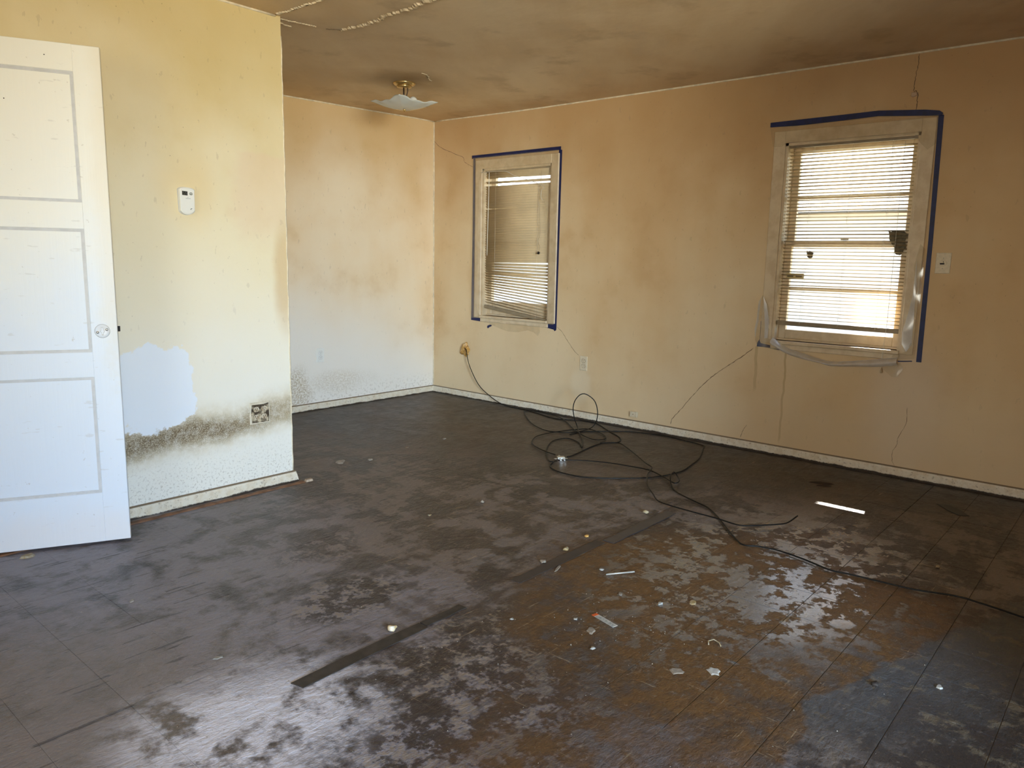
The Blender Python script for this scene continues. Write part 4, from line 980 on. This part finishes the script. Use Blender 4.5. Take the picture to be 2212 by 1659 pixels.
# bent yellow twig
tag(MB().tube([(-.03, .01, .003), (-.008, .022, .003), (.012, .012, .004), (.004, -.012, .003), (-.012, -.024, .003)], .0018, 6).build('bent_wire', M['yellowcrumb'], loc=(-2.650, -4.17, .0008)), 'bent straw coloured wire bit in the brown area', 'wire')
# fine uncountable grit
gr = MB(); r = random.Random(12)
def grit(n, fx):
    for _ in range(n):
        x, y = fx(); s = r.choice((.0008, .0010, .0013, .002)) * r.uniform(.7, 1.3); q = r.uniform(0, 6.28)
        gr.add([(x + s * math.cos(q), y + s * math.sin(q), .0003), (x + s * math.cos(q + 2.1), y + s * math.sin(q + 2.1), .0003), (x + s * math.cos(q + 4.2), y + s * math.sin(q + 4.2), .0003), (x, y, .0003 + s * 1.3)],
               [(0, 1, 2), (0, 3, 1), (1, 3, 2), (2, 3, 0)])
grit(700, lambda: (r.uniform(-4.2, -.1), r.uniform(-4.9, -1.75)))
grit(260, lambda: (r.gauss(-2.75, .22), r.gauss(-3.85, .16)))
grit(200, lambda: (r.uniform(-4.2, -3.2), r.uniform(-4.0, -1.8)))
tag(gr.build('floor_grit', M['crumb']), 'fine pale plaster grit scattered over the whole floor', 'grit', kind='stuff')
# dirt crumbs packed along the right-hand baseboard
gr = MB(); r = random.Random(13)
for _ in range(900):
    y = -r.uniform(1.1, 5.0); x = -.016 - abs(r.gauss(0, .014)); s = r.uniform(.002, .006); q = r.uniform(0, 6.28); z = .0004
    gr.add([(x + s * math.cos(q), y + s * 2 * math.sin(q), z), (x + s * math.cos(q + 2.1), y + s * 2 * math.sin(q + 2.1), z), (x + s * math.cos(q + 4.2), y + s * 2 * math.sin(q + 4.2), z), (x, y, z + s * r.uniform(.8, 1.8))], [(0, 1, 2), (0, 3, 1), (1, 3, 2), (2, 3, 0)])
tag(gr.build('dirt_ridge', M['wood_dark']), 'ridge of dark dirt crumbs along the window wall baseboard', 'dirt', kind='stuff')

# ------------------------------------------------------------------ outdoors, glimpsed through the blinds
tag(MB().box(.16, 45, -30, 40, -.75, -.62).build('lawn', simple('dry_grass', (.20, .19, .13), .9, var=.4, vscale=3)), 'sunlit lawn outside the windows', 'lawn', kind='structure')
T = thing('neighbor_house', 'pale neighbouring house seen through the blinds of the near window', 'house', (10, 3.0, -.62))
M['siding'] = simple('white_siding', (.90, .90, .90), .7)
hw_o = MB().box(0, 6, -5, 6, 0, 2.9).build('wall', M['siding'], T)
for k in range(14): MB().prism([(0, 0), (-.03, 0), (0, .20)], lambda a_, b_, h, k=k: (a_, h, b_ + k * .2), -5, 6).build('siding_board', M['siding'], hw_o)
MB().prism([(-.5, 2.85), (3, 4.5), (6.5, 2.85)], lambda a_, b_, h: (a_, h, b_), -5.4, 6.4).build('roof', simple('roof_shingle', (.16, .15, .15), .8), T)
def tree(name, loc, h, label, seed, n=18):
    r = random.Random(seed); T = thing(name, label, 'tree', loc); MB().tube([(0, 0, 0), (.05, 0, h * .4), (.0, .1, h)], [.09, .07, .03], 8).build('trunk', M['bark'], T)
    for k in range(n):
        z = h * r.uniform(.25, .98); q = r.uniform(0, 6.28); L = r.uniform(.7, 1.6)
        p = [Vector((0, 0, z)), Vector((math.cos(q) * L * .5, math.sin(q) * L * .5, z + L * .3)), Vector((math.cos(q + .3) * L, math.sin(q + .3) * L, z + L * .75))]
        MB().tube(p, [.022, .014, .005], 5).build('branch', M['bark'], T)
M['bark'] = simple('bark', (.10, .08, .06), .9)
tree('bare_tree', (8.2, 1.6, -.62), 4.6, 'bare tree faintly visible through the upper pane of near window', 3)
# tree shapes added out of view to block the sun from the windows
def blocker_tree(sp, off, rx_, ry_, rz_, label, seed, lean=0.0, low=None):
    cn = Vector(sp) + SUN_DIR * 6.5
    T = thing('sun_blocker_tree', label, 'tree', (cn.x, cn.y + off, -.62))
    MB().tube(smoothpts([(0, lean, 0), (0, lean * .85, 3.4), (0, lean * .3, cn.z - .1), (0, 0, cn.z + .6)], 4), .09, 8).build('trunk', M['bark'], T)  # trunk of the added sun blocker
    r = random.Random(seed); cb = bmesh.new(); bmesh.ops.create_icosphere(cb, subdivisions=3, radius=1)
    for v in cb.verts: v.co = Vector((v.co.x * rx_, v.co.y * ry_, v.co.z * rz_)) * r.uniform(.96, 1.03) + Vector((0, 0, cn.z + .62))
    me = bpy.data.meshes.new('foliage'); cb.to_mesh(me); cb.free(); me.materials.append(M['needles'])
    o = bpy.data.objects.new('foliage', me); COL.objects.link(o); o.parent = T
    if low:                                              # second crown, added to block sun on the upper window
        (p2, ax, ay, az) = low; c2 = Vector(p2) + SUN_DIR * 6.5; cb = bmesh.new(); bmesh.ops.create_icosphere(cb, subdivisions=3, radius=1)
        for v in cb.verts: v.co = Vector((v.co.x * ax, v.co.y * ay, v.co.z * az)) * r.uniform(.96, 1.03) + Vector((c2.x - cn.x, c2.y - cn.y - off, c2.z + .62))
        me = bpy.data.meshes.new('foliage'); cb.to_mesh(me); cb.free(); me.materials.append(M['needles'])
        o = bpy.data.objects.new('foliage', me); COL.objects.link(o); o.parent = T
M['needles'] = simple('needles', (.03, .06, .02), .9, var=.4)
blocker_tree((.09, -3.49, .85), .12, .5, .36, .9, 'unseen tree added outside to block sun on the near window', 4, -2.4, ((.09, -3.62, 1.56), .25, .62, .42))
blocker_tree((.09, -.98, 1.40), .0, .6, .75, 1.1, 'unseen tree added outside to block sun on the far window', 5)
